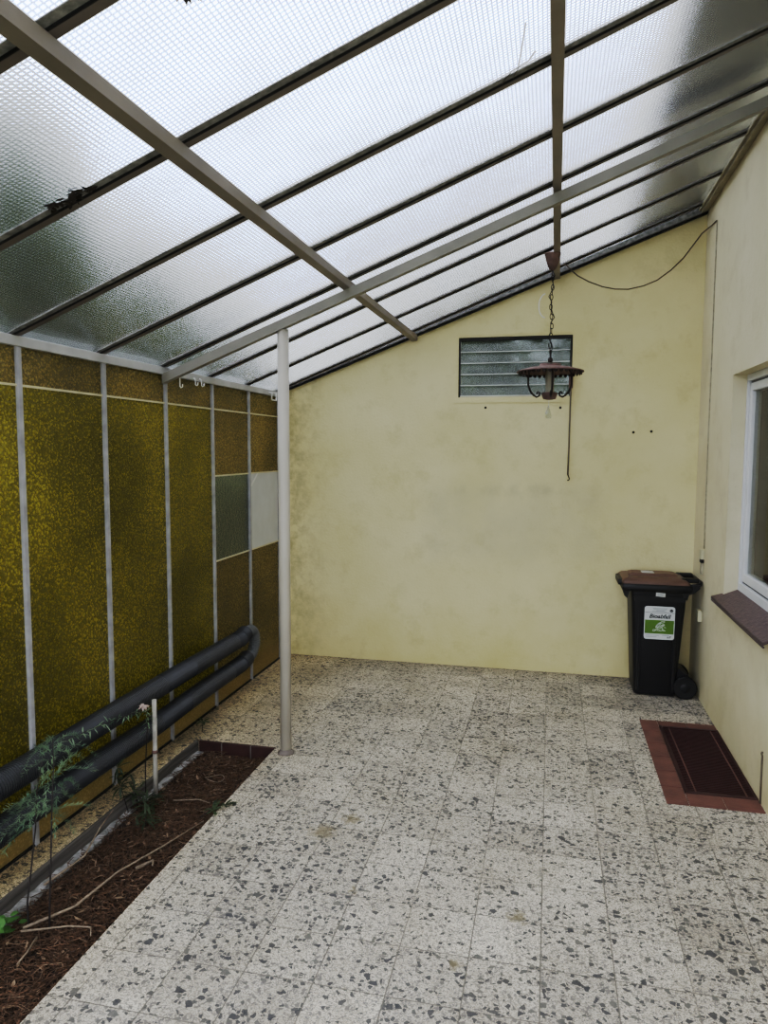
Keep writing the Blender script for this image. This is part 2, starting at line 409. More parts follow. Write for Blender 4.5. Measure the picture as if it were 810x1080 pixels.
M['trunk'] = mat_wood('bark', (.05, .04, .03), (.12, .10, .08), 'Z', 12)
M['fern'] = mat_leaf('fern_leaves', (.10, .17, .11), (.26, .34, .22))
M['darkleaf'] = mat_leaf('dark_leaves', (.03, .045, .025), (.08, .11, .05))
M['bright'] = mat_leaf('bright_leaves', (.06, .15, .035), (.13, .26, .07))
M['bud'] = simple('dry_pink_bud', (.50, .40, .36), .8, scale=60)

# ------------------------------------------------------------------ room shell
Y0 = 0.35                                    # nearest roof bar
f = MB()
PX0, PX1, PY0, PY1 = -2.54, -1.912, 1.5, 4.842        # planting bed
GX0, GX1, GY0, GY1 = .895, XR, 4.785, 5.92            # light shaft
for r in ((-2.82, PX0, 0, 7.4), (PX0, PX1, PY1, 7.4), (PX0, PX1, 0, PY0), (PX1, GX0, 0, 7.4), (GX0, GX1, 0, GY0), (GX0, GX1, GY1, 7.4), (GX1, 1.7, 0, 7.4)):
    f.box(r[0], r[1], r[2], r[3], -.16, 0)
tag(f.build('floor', M['floor']), 'white terrazzo tile floor with dark stone chips', 'floor', kind='structure')
tag(MB().box(-40, 40, -30, 60, -.6, -.25).build('ground', M['grass']), 'garden ground outside the lean-to', 'ground', kind='structure')

WX0, WX1, WZ0, WZ1 = -.90, .178, 2.685, 3.262         # louvre window opening
bw = MB()
bw.prism([(-2.9, -.2), (WX0, -.2), (WX0, W(WX0)+.02), (-2.9, W(-2.9)+.02)], YB, YB+.22)
bw.prism([(WX0, -.2), (WX1, -.2), (WX1, WZ0), (WX0, WZ0)], YB, YB+.22)
bw.prism([(WX0, WZ1), (WX1, WZ1), (WX1, W(WX1)+.02), (WX0, W(WX0)+.02)], YB, YB+.22)
bw.prism([(WX1, -.2), (1.6, -.2), (1.6, W(1.6)+.02), (WX1, W(WX1)+.02)], YB, YB+.22)
tag(bw.build('wall_back', M['back']), 'stained cream plaster back wall under the sloping roof', 'wall', kind='structure')
# raised plaster lip round the louvre window
lip = MB()
a, b2 = .032, .052
for q in ((WX0-b2, WX0-a+.012, WZ0-b2, WZ1+b2), (WX1+a-.012, WX1+b2, WZ0-b2, WZ1+b2)): lip.box(q[0], q[1], YB-.006, YB+.01, q[2], q[3])
for q in ((WZ0-b2, WZ0-a+.012), (WZ1+a-.012, WZ1+b2)): lip.box(WX0-b2, WX1+b2, YB-.0055, YB+.01, q[0], q[1])
tag(lip.build('trim_1', M['back']), 'thin plaster edging round the louvre window', 'trim', kind='structure')

RY0, RY1, RZ0, RZ1 = 4.63, 5.95, 1.05, 2.742          # house window opening
rw = MB()
X1 = XR + .36
rw.box(XR, X1, 0.2, RY0, -.2, 4.75); rw.box(XR, X1, RY1, 7.4, -.2, 4.75)
rw.box(XR, X1, RY0, RY1, -.2, RZ0); rw.box(XR, X1, RY0, RY1, RZ1, 4.75)
tag(rw.build('wall_right', M['right']), 'pale cream plaster house wall with a deep window recess', 'wall', kind='structure')
pier = MB().box(-2.78, -2.655, 7.03, YB, -.1, 2.80)
tag(pier.build('trim_2', M['back']), 'narrow plaster pier in the far left corner', 'trim', kind='structure')
room = MB()
room.box(X1+1.2, X1+1.3, 3.9, 6.7, .2, 3.4); room.box(X1, X1+1.3, 3.85, 3.9, .2, 3.4); room.box(X1, X1+1.3, 6.7, 6.75, .2, 3.4)
room.box(X1, X1+1.3, 3.85, 6.75, .15, .2); room.box(X1, X1+1.3, 3.85, 6.75, 3.4, 3.45)
tag(room.build('wall_interior', M['interior']), 'dim room seen through the house window', 'wall', kind='structure')
tag(MB().box(.71, 2.6, -.5, 10, 4.86, 4.96).build('trim_3', M['eave']), 'dark eave of the house above the roof glass', 'eave', kind='structure')
plate = MB()
plate.slab(1.255, XR, .2, YB, -.035, .012); plate.slab(1.235, 1.256, .2, YB, -.012, .010)
tag(plate.build('trim_4', M['trimcream']), 'cream wall plate where the roof glass meets the house wall', 'trim', kind='structure')
# profile along the back wall under the glass
ed = MB(); p = []
for z0 in (0, .05):
    for y in (YB-.05, YB):
        for x in (-2.66, XR): p.append((x, y, W(x)-.005 + z0))
ed.hexa(p)
tag(ed.build('trim_5', M['putty']), 'grey edge profile where the roof meets the back wall', 'trim', kind='structure')
ed = MB(); p = []
for z0 in (-.02, -.003):
    for y in (YB-.035, YB-.001):
        for x in (-2.64, XR-.002): p.append((x, y, W(x)-.005 + z0))
ed.hexa(p)
tag(ed.build('trim_6', M['blackline']), 'dark gap line under the roof edge on the back wall', 'trim', kind='structure')

# ------------------------------------------------------------------ glazed left wall
PY = [3.305 + .741*k for k in range(-3, 6)]           # mullion positions, last one near the corner
tag(MB().bbox(XL-.03, XL+.025, Y0, 7.16, 2.698, 2.752, .004).build('trim_7', M['rail']), 'white top rail along the amber glass wall', 'rail', kind='structure')
tag(MB().box(XL-.03, XL+.012, Y0, 7.05, -.005, .012).build('trim_8', M['blackline']), 'dark gap at the foot of the amber glass wall', 'trim', kind='structure')
ords = ['sixth', 'fifth', 'fourth', 'third', 'second', 'first']
mul = MB().bbox(-.025, .016, -.017, .017, 0.0, 2.70, .004)
first = None
for k in range(2, 9):
    y = PY[k]; i = 8 - k
    if first is None:
        o = mul.build('mullion', M['post']); first = o
    else:
        o = first.copy(); C.objects.link(o)
    o.location = (XL, y, 0)
    lab = {0: 'white mullion in the far corner, mostly hidden behind the cream pole',
           1: 'white mullion between the grey glass pane and the white panel',
           2: 'white mullion at the front edge of the grey glass pane',
           3: 'white mullion directly under the low end of the pale roof beam',
           4: 'white mullion, next one nearer the camera than that under the roof beam',
           5: 'white mullion nearest the camera on the amber glass wall',
           6: 'white mullion out of view at the near end of the amber wall'}[i]
    if i == 6: bpy.data.objects.remove(o) if o is not first else None
    tagok = i != 6
    if tagok: tag(o, lab, 'mullion', 'white mullions of the amber glass wall')
# the near mullion (out of view) is only the mesh source
if first.get('label') is None: bpy.data.objects.remove(first)

def pane(x0, y0, y1, z0, z1, mat, parent, name): return MB().box(XL-.008+x0, XL-.002+x0, y0, y1, z0, z1).build(name, mat, parent)
wn = 0
for k in range(1, 8):
    y0, y1 = PY[k]+.014, PY[k+1]-.014
    wn += 1
    i = 8 - k
    lab = {1: 'amber glass bay with a white panel, beside the back wall', 2: 'amber glass bay holding the dark grey glass pane',
           3: 'dark amber glass bay left of the grey pane bay', 4: 'amber glass bay just nearer than the roof beam end',
           5: 'broad amber glass bay between the two nearest mullions', 6: 'amber glass bay cut by the left picture edge', 7: 'amber glass bay beside the camera'}[i]
    w = thing('window_%d' % wn, lab, 'window', (XL, (y0+y1)/2, 0), 'amber glass bays', 'structure')
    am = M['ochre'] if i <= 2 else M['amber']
    pane(0, y0, y1, 2.506, 2.70, M['ochre'], w, 'upper_pane')
    MB().box(XL-.012, XL+.008, y0, y1, 2.494, 2.506).build('glazing_strip', M['lead'], w)
    if i > 2:
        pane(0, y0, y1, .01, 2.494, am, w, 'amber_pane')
    else:
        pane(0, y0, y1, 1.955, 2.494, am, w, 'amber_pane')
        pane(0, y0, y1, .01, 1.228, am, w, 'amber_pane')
        for z in (1.235, 1.95): MB().box(XL-.012, XL+.006, y0, y1, z-.006, z+.006).build('glazing_strip', M['lead'], w)
        if i == 2: pane(0, y0, y1, 1.24, 1.945, M['greyglass'], w, 'grey_pane')
        else:
            pane(.002, y0, y1, 1.24, 1.945, M['white_pane'], w, 'white_panel')
            MB().hexa([(XL+.004+dx, y, z+dz) for dz in (0, .02) for dx in (0, .004) for y, z in ((y0+.01, 1.82), (y0+.17, 1.925))]).build('tape_strip', M['hook'], w)

# ------------------------------------------------------------------ roof: panes, bars, purlins, beam, pole
BX0, BX1 = XL-.03, 1.262
for k in range(0, 8):
    y0 = PY[k]+.006; y1 = (PY[k+1]-.006)
    g = MB().slab(BX0-.05, 1.30, y0, y1, .015, .021)
    i = 8-k
    nm = {1: 'against the back wall', 2: 'second from the back wall', 3: 'just beyond the pale sloping beam', 4: 'just in front of the pale sloping beam',
          5: 'second in front of the pale sloping beam', 6: 'third in front of the pale sloping beam', 7: 'fourth in front of the pale beam, at the top edge', 8: 'overhead at the top left corner'}[i]
    tag(g.build('ceiling', M['roofglass']), 'sloping grid-textured roof glass pane ' + nm, 'glass roof', 'roof glass panes', 'structure')
g = MB().slab(BX0-.05, 1.30, PY[8]+.006, YB+.1, .015, .021)
tag(g.build('ceiling', M['roofglass']), 'narrow strip of roof glass over the back wall edge', 'glass roof', 'roof glass panes', 'structure')
src = None
for k in range(1, 9):
    i = 8-k
    lab = {0: 'thin dark roof glazing bar, first from the back wall', 1: 'thin dark roof glazing bar, second from the back wall',
           2: 'thin dark roof glazing bar, first beyond the pale beam', 3: 'dark roof glazing bar running just above the pale sloping beam',
           4: 'dark roof glazing bar meeting the second nearest mullion', 5: 'dark roof glazing bar meeting the nearest white mullion',
           6: 'dark roof glazing bar with a clump of dead leaves on it', 7: 'thick dark roof glazing bar crossing the top left corner'}[i]
    t = thing('glazing_bar', lab, 'roof bar', (XL, PY[k], 2.75), 'dark roof glazing bars')
    if src is None:
        sp = []
        mb = MB().slab(BX0, BX1, -.018, .018, 0, .014); 
        for v in mb.v: v.y += 0
        for mm, nm, mt in ((MB().slab(BX0, BX1, -.018, .018, 0, .014), 'flange', 'bar'), (MB().slab(BX0, BX1, -.004, .004, .014, .05), 'web', 'bar'),
                           (MB().slab(BX0, BX1, -.056, -.0185, .0105, .0145), 'putty_strip', 'putty'), (MB().slab(BX0, BX1, -.0225, -.0183, .001, .0105), 'shadow_gap', 'blackline')):  # black strip paints the shadow line along the flange
            for v in mm.v: v += Vector((0, PY[k], 0))
            sp.append(mm.build(nm, M[mt], t))
        src = sp
    else:
        for q in src:
            c = q.copy(); C.objects.link(c); c.parent = t

def purlin(x, xe, label, y0=Y0):
    t = MB(); p = []
    w = .027
    for d in (-.052, -.001):
        for y, xx in ((y0, x), (YB-.004, xe)):
            for s in (-w, w): p.append((xx+s, y, B(xx)+d+ s*SL*.4))
    t.hexa(p)
    o = t.build('roof_purlin', M['purlin'], origin=(x, y0, B(x)))
    return tag(o, label, 'purlin', 'long taupe roof purlins')
purlin(-1.375, -1.335, 'taupe square roof purlin slanting from the top left corner to the back wall')
purlin(-.03, .018, 'taupe square roof purlin down the middle, carrying the hanging lamp')
def Zb(x): return 2.955 + .3895*(x+1.88)
bm_ = MB(); p = []
for d in (0, .066):
    for y in (4.728, 4.785):
        for x in (-2.70, XR-.003): p.append((x, y, Zb(x)+d))
bm_.hexa(p)
tag(bm_.build('roof_beam', M['beam'], origin=(-2.70, 4.75, Zb(-2.7))), 'pale grey steel beam sloping across the roof above the pole', 'beam')
pole = thing('support_pole', 'round cream steel pole standing at the corner of the planting bed', 'pole', (-1.806, 4.775, 0))
MB().lathe([(.040, 0), (.040, Zb(-1.806)+.004)], (-1.806, 4.775, 0), 24).build('pole', M['pole'], pole)
MB().lathe([(.060, 0), (.060, .006), (.044, .012), (.042, .03), (.040, .03)], (-1.806, 4.775, 0), 24).build('base_collar', M['mortar'], pole)

# small white hooks on the rail
def hook(y, L, label):
    t = MB().tube([(XL+.03, y, 2.715), (XL+.045, y, 2.71), (XL+.05, y, 2.69), (XL+.05, y, 2.715-L), (XL+.058, y, 2.705-L), (XL+.07, y, 2.71-L), (XL+.072, y, 2.73-L)], .0042, 6)
    tag(t.build('rail_hook', M['hook'], origin=(XL+.03, y, 2.715)), label, 'hook', 'white hooks on the top rail')
hook(4.92, .085, 'small white hook on the top rail, nearest the pale beam')
hook(5.16, .05, 'small white hook on the top rail, middle one of three')
hook(5.26, .05, 'small white hook on the top rail, third from the pale beam')
br = MB().tube([(XL+.03, 6.70, 2.72), (XL+.06, 6.70, 2.72), (XL+.06, 6.70, 2.65), (XL+.06, 6.82, 2.65), (XL+.06, 6.82, 2.72), (XL+.03, 6.82, 2.72)], .008, 6)
tag(br.build('rail_bracket', M['hook'], origin=(XL+.03, 6.76, 2.72)), 'square white wire bracket on the top rail beside the pole', 'bracket')

# dead leaves on the roof glass
def clump(name, label, c, n, L, seedv, spread):
    rr = random.Random(seedv); t = MB()
    for i in range(n):
        x = c[0]+rr.uniform(-1, 1)*spread[0]; y = c[1]+rr.uniform(-1, 1)*spread[1]; z = B(x)+.012-rr.uniform(0, .012)
        an = rr.uniform(0, 2*PI)
        t.leaf((x, y, z), (math.cos(an), math.sin(an), SL*math.cos(an)-.1), L*rr.uniform(.6, 1.2), L*.22, bend=rr.uniform(-.1, .3))
    return tag(t.build(name, M['darktwig'], origin=c), label, 'dead leaves', kind='stuff')
clump('dead_leaves', 'dark clump of dead leaves caught on the roof glazing bar', (-1.80, 2.50, B(-1.80)), 40, .045, 3, (.09, .03))
dl = MB()
for i in range(9): dl.leaf((-1.02+.006*i, 1.93-.004*i, B(-1.02)+.004-.002*i), (math.cos(i*.9), .4+math.sin(i*1.1), -.2), .034, .009, bend=.4)
tag(dl.build('dead_leaf', M['darktwig'], origin=(-1.02, 1.93, B(-1.02))), 'curled dark dead leaf hanging at the top edge of the roof glass', 'dead leaf')
cw = MB()
q = [(-.13, 2.93), (-.15, 3.08), (-.17, 3.22), (-.20, 3.30)]
cw.tube([(x, y, B(x)+.008) for x, y in q], .0018, 4)
cw.tube([(x, y, B(x)+.008) for x, y in ((-.25, 3.30), (-.20, 3.22), (-.17, 3.215), (-.13, 3.21), (-.10, 3.16))], .0022, 4)
tag(cw.build('cobweb_thread', M['cable'], origin=(-.15, 3.1, B(-.15))), 'thin dark twig and thread stuck under the roof glass beside the middle purlin', 'thread')

# ------------------------------------------------------------------ louvre window in the back wall
lw = thing('window_8', 'small louvre window with five glass slats high in the back wall', 'window', (-.36, YB, WZ0), None, 'structure')
fr = MB()
t_ = .016
fr.box(WX0, WX0+t_, YB+.012, YB+.07, WZ0, WZ1); fr.box(WX1-t_-.004, WX1, YB+.012, YB+.07, WZ0, WZ1)
fr.box(WX0+t_, WX1-t_-.004, YB+.012, YB+.07, WZ1-.028, WZ1)
fr.build('window_frame', M['darkframe'], lw)
MB().box(WX0+t_, WX1-t_-.004, YB+.012, YB+.07, WZ0, WZ0+.012).build('bottom_rail', M['creamframe'], lw)
hz = (WZ1-.028-WZ0-.012)/5
for i in range(5):
    z0 = WZ0+.012+i*hz; s = MB(); p = []
    for d in (0, .005):
        for (yy, zz) in ((YB+.026, z0-.008), (YB+.056, z0+hz+.006)):
            for x in (WX0+t_+.002, WX1-t_-.006): p.append((x, yy+d, zz+ (0.004 if i == 0 else 0)))
    s.hexa(p); s.build('louvre_slat', M['louvre'], lw)
    MB().box(WX0+t_+.002, WX1-t_-.006, YB+.021, YB+.0265, z0+hz*0-.006+(.006 if i == 0 else 0), z0+.001+(.006 if i == 0 else 0)).build('slat_edge', M['hook'], lw)
rod = thing('crank_rod', 'thin brown rod hanging from the louvre window down the wall', 'rod', (.165, YB-.05, 2.75))
MB().tube([(.168, YB-.04, 2.80), (.168, YB-.045, 2.6), (.166, YB-.045, 2.2), (.162, YB-.045, 1.94)], .008, 8).build('rod', M['rod'], rod)
MB().tube([(.162, YB-.045, 1.945), (.170, YB-.045, 1.925), (.178, YB-.045, 1.905), (.170, YB-.045, 1.888), (.158, YB-.045, 1.892)], .006, 6).build('hook_end', M['rustdark'], rod)
MB().bbox(.150, .186, YB-.055, YB+.012, 2.76, 2.90, .004).build('bracket', M['rust'], rod)
for (x, z, lab) in ((-.631, 2.585, 'small dark screw hole under the left part of the louvre window'), (.078, 2.579, 'small dark screw hole under the right part of the louvre window'),
                    (.748, 2.345, 'small dark screw hole right of the rod, left one of the pair'), (.907, 2.353, 'small dark screw hole right of the rod, right one of the pair')):
    tag(MB().lathe([(.013, .001), (.012, -.004), (.004, -.006)], (x, YB, z), 10, 'Y').build('screw_hole', M['darkframe'], origin=(x, YB, z)), lab, 'screw hole', 'screw holes in the back wall')

# ------------------------------------------------------------------ house window on the right
w2 = thing('window_9', 'white framed house window in the right wall recess', 'window', (1.45, 5.3, 1.1), None, 'structure')
fr = MB(); fx0, fx1 = 1.415, 1.49
ft = .035
fr.bbox(fx0, fx1, RY1-ft, RY1, 1.10, RZ1, .004); fr.bbox(fx0, fx1, RY0, RY0+ft, 1.10, RZ1, .004)
fr.bbox(fx0, fx1, RY0+ft, RY1-ft, RZ1-.05, RZ1, .004); fr.bbox(fx0, fx1, RY0+ft, RY1-ft, 1.10, 1.18, .004)
fr.build('window_frame', M['pvc'], w2)
sa = MB(); sx0, sx1 = 1.428, 1.485
sa.bbox(sx0, sx1, RY1-.098, RY1-ft-.008, 1.195, 2.675, .006); sa.bbox(sx0, sx1, RY0+ft+.008, RY0+.098, 1.195, 2.675, .006)
sa.bbox(sx0, sx1, RY0+.098, RY1-.098, 2.615, 2.675, .006); sa.bbox(sx0, sx1, RY0+.098, RY1-.098, 1.195, 1.262, .006)
sa.build('sash', M['pvc'], w2)
ga = MB(); ga.box(1.44, 1.47, RY1-.043, RY1-.036, 1.18, 2.69); ga.box(1.44, 1.47, RY0+.036, RY1-.036, 1.178, 1.194); ga.box(1.44, 1.47, RY0+.036, RY1-.036, 2.676, 2.69)
ga.build('gasket', M['gasket'], w2)
MB().box(1.455, 1.461, RY0+.09, RY1-.09, 1.255, 2.62).build('pane', M['winglass'], w2)
cu = MB(); vs = []; n_ = 60
for z in (1.0, 2.9):
    for i in range(n_+1):
        y = 4.3+1.9*i/n_; vs.append((1.74+.025*math.sin(i*1.05)+.012*math.sin(i*.37), y, z))
cu.add(vs, [(i, i+1, n_+2+i, n_+1+i) for i in range(n_)], True)
tag(cu.build('curtain', M['curtain'], origin=(1.74, 5.2, 1.0)), 'grey net curtain hanging behind the house window', 'curtain')
si = MB(); p = []
for d in (.006, .024):
    for y in (4.60, 6.03):
        for x, z in ((1.245, 1.022), (1.418, 1.098)): p.append((x, y if x < XR else min(max(y, RY0+.002), RY1-.002), z+d))
si.hexa([p[i] for i in range(8)])
si.box(1.245, 1.255, 4.60, 6.03, 1.014, 1.024)
tag(si.build('window_sill', M['sill'], origin=(1.25, 5.3, 1.0)), 'dark plum-brown sloping sill below the house window', 'window sill')

# ------------------------------------------------------------------ cables and small boxes on the walls
cab = MB().tube([(.015, 6.80, 3.80), (.085, 6.88, 3.838), (.11, 6.9, 3.822), (.15, 6.92, 3.785), (.20, 6.94, 3.745), (.30, 6.97, 3.695), (.42, 7.0, 3.652), (.53, 7.03, 3.633), (.65, 7.06, 3.632), (.78, 7.08, 3.66), (.90, 7.1, 3.71), (1.02, 7.12, 3.80), (1.12, 7.13, 3.90), (1.22, 7.15, 4.04), (1.27, 7.15, 4.11), (1.295, 7.05, 4.12), (1.307, 6.9, 4.11), (1.311, 6.74, 4.10)], .0055, 6)
tag(cab.build('lamp_cable', M['cable'], origin=(.015, 6.80, 3.80)), 'dark cable looping from the lamp purlin to the right corner', 'cable')
rc = random.Random(4)
pts = [(XR-.004, 6.74-.003*i+rc.uniform(-.006, .006)-(.0), 4.10-.28*i) for i in range(10)] + [(XR-.004, 6.70, 1.33)]
tag(MB().tube(pts, .007, 6).build('wall_cable', M['palecable'], origin=(XR, 6.7, 1.33)), 'thin painted cable running down the right wall beside the corner', 'cable')
sw = thing('switch_box', 'small old cream switch box on the right wall above the bin handle', 'switch', (XR, 6.74, 1.245))
MB().bbox(XR-.030, XR, 6.70, 6.775, 1.235, 1.315, .005).build('cover', M['boxcream'], sw)
MB().bbox(XR-.020, XR, 6.71, 6.765, 1.10, 1.205, .005).build('lower_housing', M['palecable'], sw)
MB().box(XR-.026, XR, 6.705, 6.77, 1.205, 1.235).build('dark_gap', M['darkframe'], sw)
so = thing('wall_socket', 'small pale yellow box on the right wall behind the bin', 'socket', (XR, 6.72, .73))
MB().bbox(XR-.038, XR, 6.675, 6.775, .69, .79, .006).build('housing', M['boxcream'], so)
MB().box(XR-.040, XR-.037, 6.69, 6.76, .738, .742).build('seam', M['palecable'], so)
tag(MB().tube([(XR-.005, 4.735, 0), (XR-.006, 4.738, .15), (XR-.005, 4.742, .30), (XR-.010, 4.742, .322), (XR-.002, 4.742, .33)], .0065, 6).build('thin_rod', M['rod'], origin=(XR-.005, 4.735, 0)), 'thin rusty rod standing against the right wall beside the grate', 'rod')

# ------------------------------------------------------------------ floor grate
pit = MB()
pit.box(GX0, GX1, GY0, GY1, -.16, -.12); pit.box(GX0-.001, GX0+.002, GY0, GY1, -.12, -.012); pit.box(GX0, GX1, GY1-.002, GY1+.001, -.12, -.012)
tag(pit.build('trim_9', M['pit']), 'dark shaft under the floor grate', 'shaft', kind='structure')
tb = MB()
def tiles(x0, x1, y0, y1, nx, ny):
    for i in range(nx):
        for j in range(ny):
            a0, a1 = x0+(x1-x0)*i/nx, x0+(x1-x0)*(i+1)/nx; b0, b1 = y0+(y1-y0)*j/ny, y0+(y1-y0)*(j+1)/ny
            tb.bbox(a0+.002, a1-.002, b0+.002, b1-.002, -.004, .006, .002)
tiles(.748, GX0-.012, 4.605, 6.045, 1, 6); tiles(GX0-.012, XR-.004, 4.605, GY0-.012, 2, 1); tiles(GX0-.012, XR-.004, GY1+.012, 6.045, 2, 1)
tag(tb.build('trim_10', M['border']), 'red-brown tile border round the floor grate', 'border', kind='structure')
gr = thing('floor_grate', 'dark red metal grate over the light shaft beside the right wall', 'grate', ((GX0+GX1)/2, (GY0+GY1)/2, 0))
fm = MB()
fm.bbox(GX0-.012, GX0+.014, GY0-.012, GY1+.012, -.03, .010, .003); fm.bbox(GX1-.016, GX1-.003, GY0-.012, GY1+.012, -.03, .010, .003)
fm.bbox(GX0+.014, GX1-.016, GY0-.012, GY0+.014, -.03, .010, .003); fm.bbox(GX0+.014, GX1-.016, GY1-.014, GY1+.012, -.03, .010, .003)
fm.build('grate_frame', M['grate'], gr)
ba = MB(); nb = 46
for i in range(nb):
    y = GY0+.02+(GY1-GY0-.04)*(i+.5)/nb; ba.box(GX0+.014, GX1-.016, y-.0045, y+.0045, -.025, .004)
ba.build('grate_bars', M['grate'], gr)
lo = MB()
for x in (GX0+.06, GX1-.06): lo.box(x-.004, x+.004, GY0+.014, GY1-.014, -.02, .006)
lo.build('cross_rods', M['border'], gr)

# ------------------------------------------------------------------ wheelie bin
bn = thing('wheelie_bin', 'black wheeled compost bin with a brown lid in the far right corner', 'bin', (.95, 6.87, 0))
yf, yk = 6.625, 7.10                       # near and far side
body = MB()
body.rloft([(.775, 1.115, yf+.055, yk-.05, .012, .03), (.768, 1.122, yf+.05, yk-.045, .03, .035), (.748, 1.150, yf+.035, yk-.03, .45, .035), (.725, 1.178, yf+.022, yk-.015, .86, .035), (.715, 1.190, yf+.015, yk-.01, .955, .035)], .035, 5)
body.build('body', M['binblack'], bn)
rim = MB()
rim.rloft([(.655, 1.215, yf+.002, yk, .945, .02), (.640, 1.225, yf-.008, yk+.01, .958, .02), (.640, 1.225, yf-.008, yk+.01, 1.008, .02), (.65, 1.215, yf, yk, 1.012, .02)], .02, 4)
for x in (.675, 1.17):      # lifting webs under the rim
    rim.prism([(x-.012, .90), (x+.012, .88), (x+.03, .95), (x-.03, .95)], yf+.01, yf+.05)
rim.build('rim', M['binblack'], bn)
ribs = MB()
for x in (.80, 1.09): ribs.bbox(x-.012, x+.012, yf+.022, yf+.06, .05, .93, .005)
ribs.prism([(.75, .86), (1.16, .86), (1.165, .90), (.745, .90)], yf+.008, yf+.04)
ribs.build('side_rib', M['binblack'], bn)
lid = MB()
lid.rloft([(.640, 1.20, yf-.012, yk+.012, 1.012, .03), (.640, 1.20, yf-.012, yk+.012, 1.030, .03), (.665, 1.17, yf+.02, yk-.02, 1.052, .04), (.72, 1.12, yf+.07, yk-.07, 1.064, .05)], .03, 5)
lid.build('lid', M['binlid'], bn)
lr = MB()
lr.rloft([(.70, 1.13, yf+.13, yf+.35, 1.05, .03), (.71, 1.12, yf+.14, yf+.34, 1.078, .03), (.73, 1.10, yf+.16, yf+.32, 1.086, .03)], .03, 4)
lr.rloft([(.685, .79, yf+.04, yf+.11, 1.04, .02), (.69, .785, yf+.045, yf+.105, 1.062, .02)], .02, 3)
lr.build('lid_moulding', M['binlid'], bn)
lgp = MB().rloft([(.615, .66, yf+.08, yk-.08, .985, .012), (.612, .66, yf+.075, yk-.075, 1.0, .012), (.612, .66, yf+.075, yk-.075, 1.028, .012), (.62, .655, yf+.085, yk-.085, 1.036, .012)], .012, 3)
lgp.build('lid_grip', M['binblack'], bn)
hd = MB()
hd.tube([(1.19, yf+.03, 1.00), (1.25, yf+.03, 1.01), (1.285, yf+.035, 1.02), (1.297, yf+.07, 1.03), (1.297, yk-.07, 1.03), (1.285, yk-.035, 1.02), (1.25, yk-.03, 1.01), (1.19, yk-.03, 1.0)], .017, 8)
hd.build('handle', M['binblack'], bn)
for y in (yf+.09, yk-.09):
    MB().bbox(1.14, 1.285, y-.035, y+.035, 1.025, 1.065, .012).build('hinge', M['binblack'], bn)
for y in (yf+.005, yk-.035):
    MB().prism([(1.19, .93), (1.235, .945), (1.28, .99), (1.285, 1.02), (1.19, 1.01)], y, y+.03).build('handle_bracket', M['binblack'], bn)
for y in (yf+.012, yk-.058):
    wh = MB().lathe([(.03, 0), (.092, 0), (.1, .008), (.1, .04), (.092, .048), (.03, .048)], (1.195, y, .1), 28, 'Y', smooth=False).build('wheel', M['tyre'], bn)
    MB().lathe([(.012, -.006), (.028, -.004), (.05, .002), (.062, .004)], (1.195, y, .1), 20, 'Y', smooth=False).build('hub_cap', M['binblack'], wh)
MB().tube([(1.195, yf+.05, .1), (1.195, yk-.05, .1)], .012, 8).build('axle', M['tyre'], bn)
MB().prism([(1.10, .03), (1.20, .03), (1.27, .08), (1.27, .14), (1.22, .20), (1.14, .26), (1.10, .26)], yf+.07, yk-.07).build('axle_housing', M['binblack'], bn)
# stickers on the near side
def yface(z): return yf + .055 - (z/.955)*.040 - .022
sx0_, sx1_, sz0, sz1 = .833, 1.085, .527, .822
tilt = (yface(sz1)-yface(sz0))/(sz1-sz0)
def fy(z, d): return 6.6405 + tilt*(z-sz0) - d
def plate_on(mb, x0, x1, z0, z1, d, rad=0):
    pts2 = []
    if rad:
        for cx, cz, a0 in ((x1-rad, z1-rad, 0), (x0+rad, z1-rad, 90), (x0+rad, z0+rad, 180), (x1-rad, z0+rad, 270)):
            for k in range(5):
                a = math.radians(a0+22.5*k); pts2.append((cx+rad*math.cos(a), cz+rad*math.sin(a)))
    else: pts2 = [(x0, z0), (x1, z0), (x1, z1), (x0, z1)]
    n = len(pts2)
    vs = [(x, fy(z, d), z) for x, z in pts2] + [(x, fy(z, d-.0015), z) for x, z in pts2]
    mb.add(vs, [list(range(n)), list(range(2*n-1, n-1, -1))] + [(i, (i+1) % n, n+(i+1) % n, n+i) for i in range(n)])
    return mb
stk = plate_on(MB(), sx0_, sx1_, sz0, sz1, .012, .022).build('sticker', M['stickwhite'], bn)
stk['label'] = 'white and green sticker reading Bioabfall'
plate_on(MB(), sx0_+.006, sx1_-.006, .578, .700, .0135).build('green_field', M['stickgreen'], stk)
lnm = MB()
plate_on(lnm, sx0_+.006, sx1_-.004, .765, .768, .0135)
lnm.build('ruled_line', M['ink'], stk)
for x0, x1, z in ((.90, 1.02, .805), (.905, 1.015, .796), (.93, 1.0, .785), (.895, 1.015, .779), (.985, 1.045, .565), (.85, .96, .562), (.85, .94, .549)): plate_on(MB(), x0, x1, z-.0022, z+.0022, .0135).build('small_print', M['inkgrey'], stk)
em = MB()
vs = [(1.038, .784), (1.072, .784), (1.067, .796), (1.055, .803), (1.043, .796)]
em.add([(x, fy(z, .0135), z) for x, z in vs], [(0, 1, 2, 3, 4)])
em.build('emblem', M['ink'], stk)
MB().add([(x, fy(z, .0135), z) for x, z in ((1.045, .775), (1.066, .775), (1.066, .782), (1.045, .782))], [(0, 1, 2, 3)]).build('emblem_base', M['ink'], stk)
plate_on(MB(), 1.028, 1.036, .541, .556, .0135).build('corner_mark', M['ink'], stk)
plate_on(plate_on(MB(), 1.044, 1.05, .541, .5525, .0135), 1.044, 1.062, .5525, .558, .0135).build('corner_mark', M['ink'], stk)
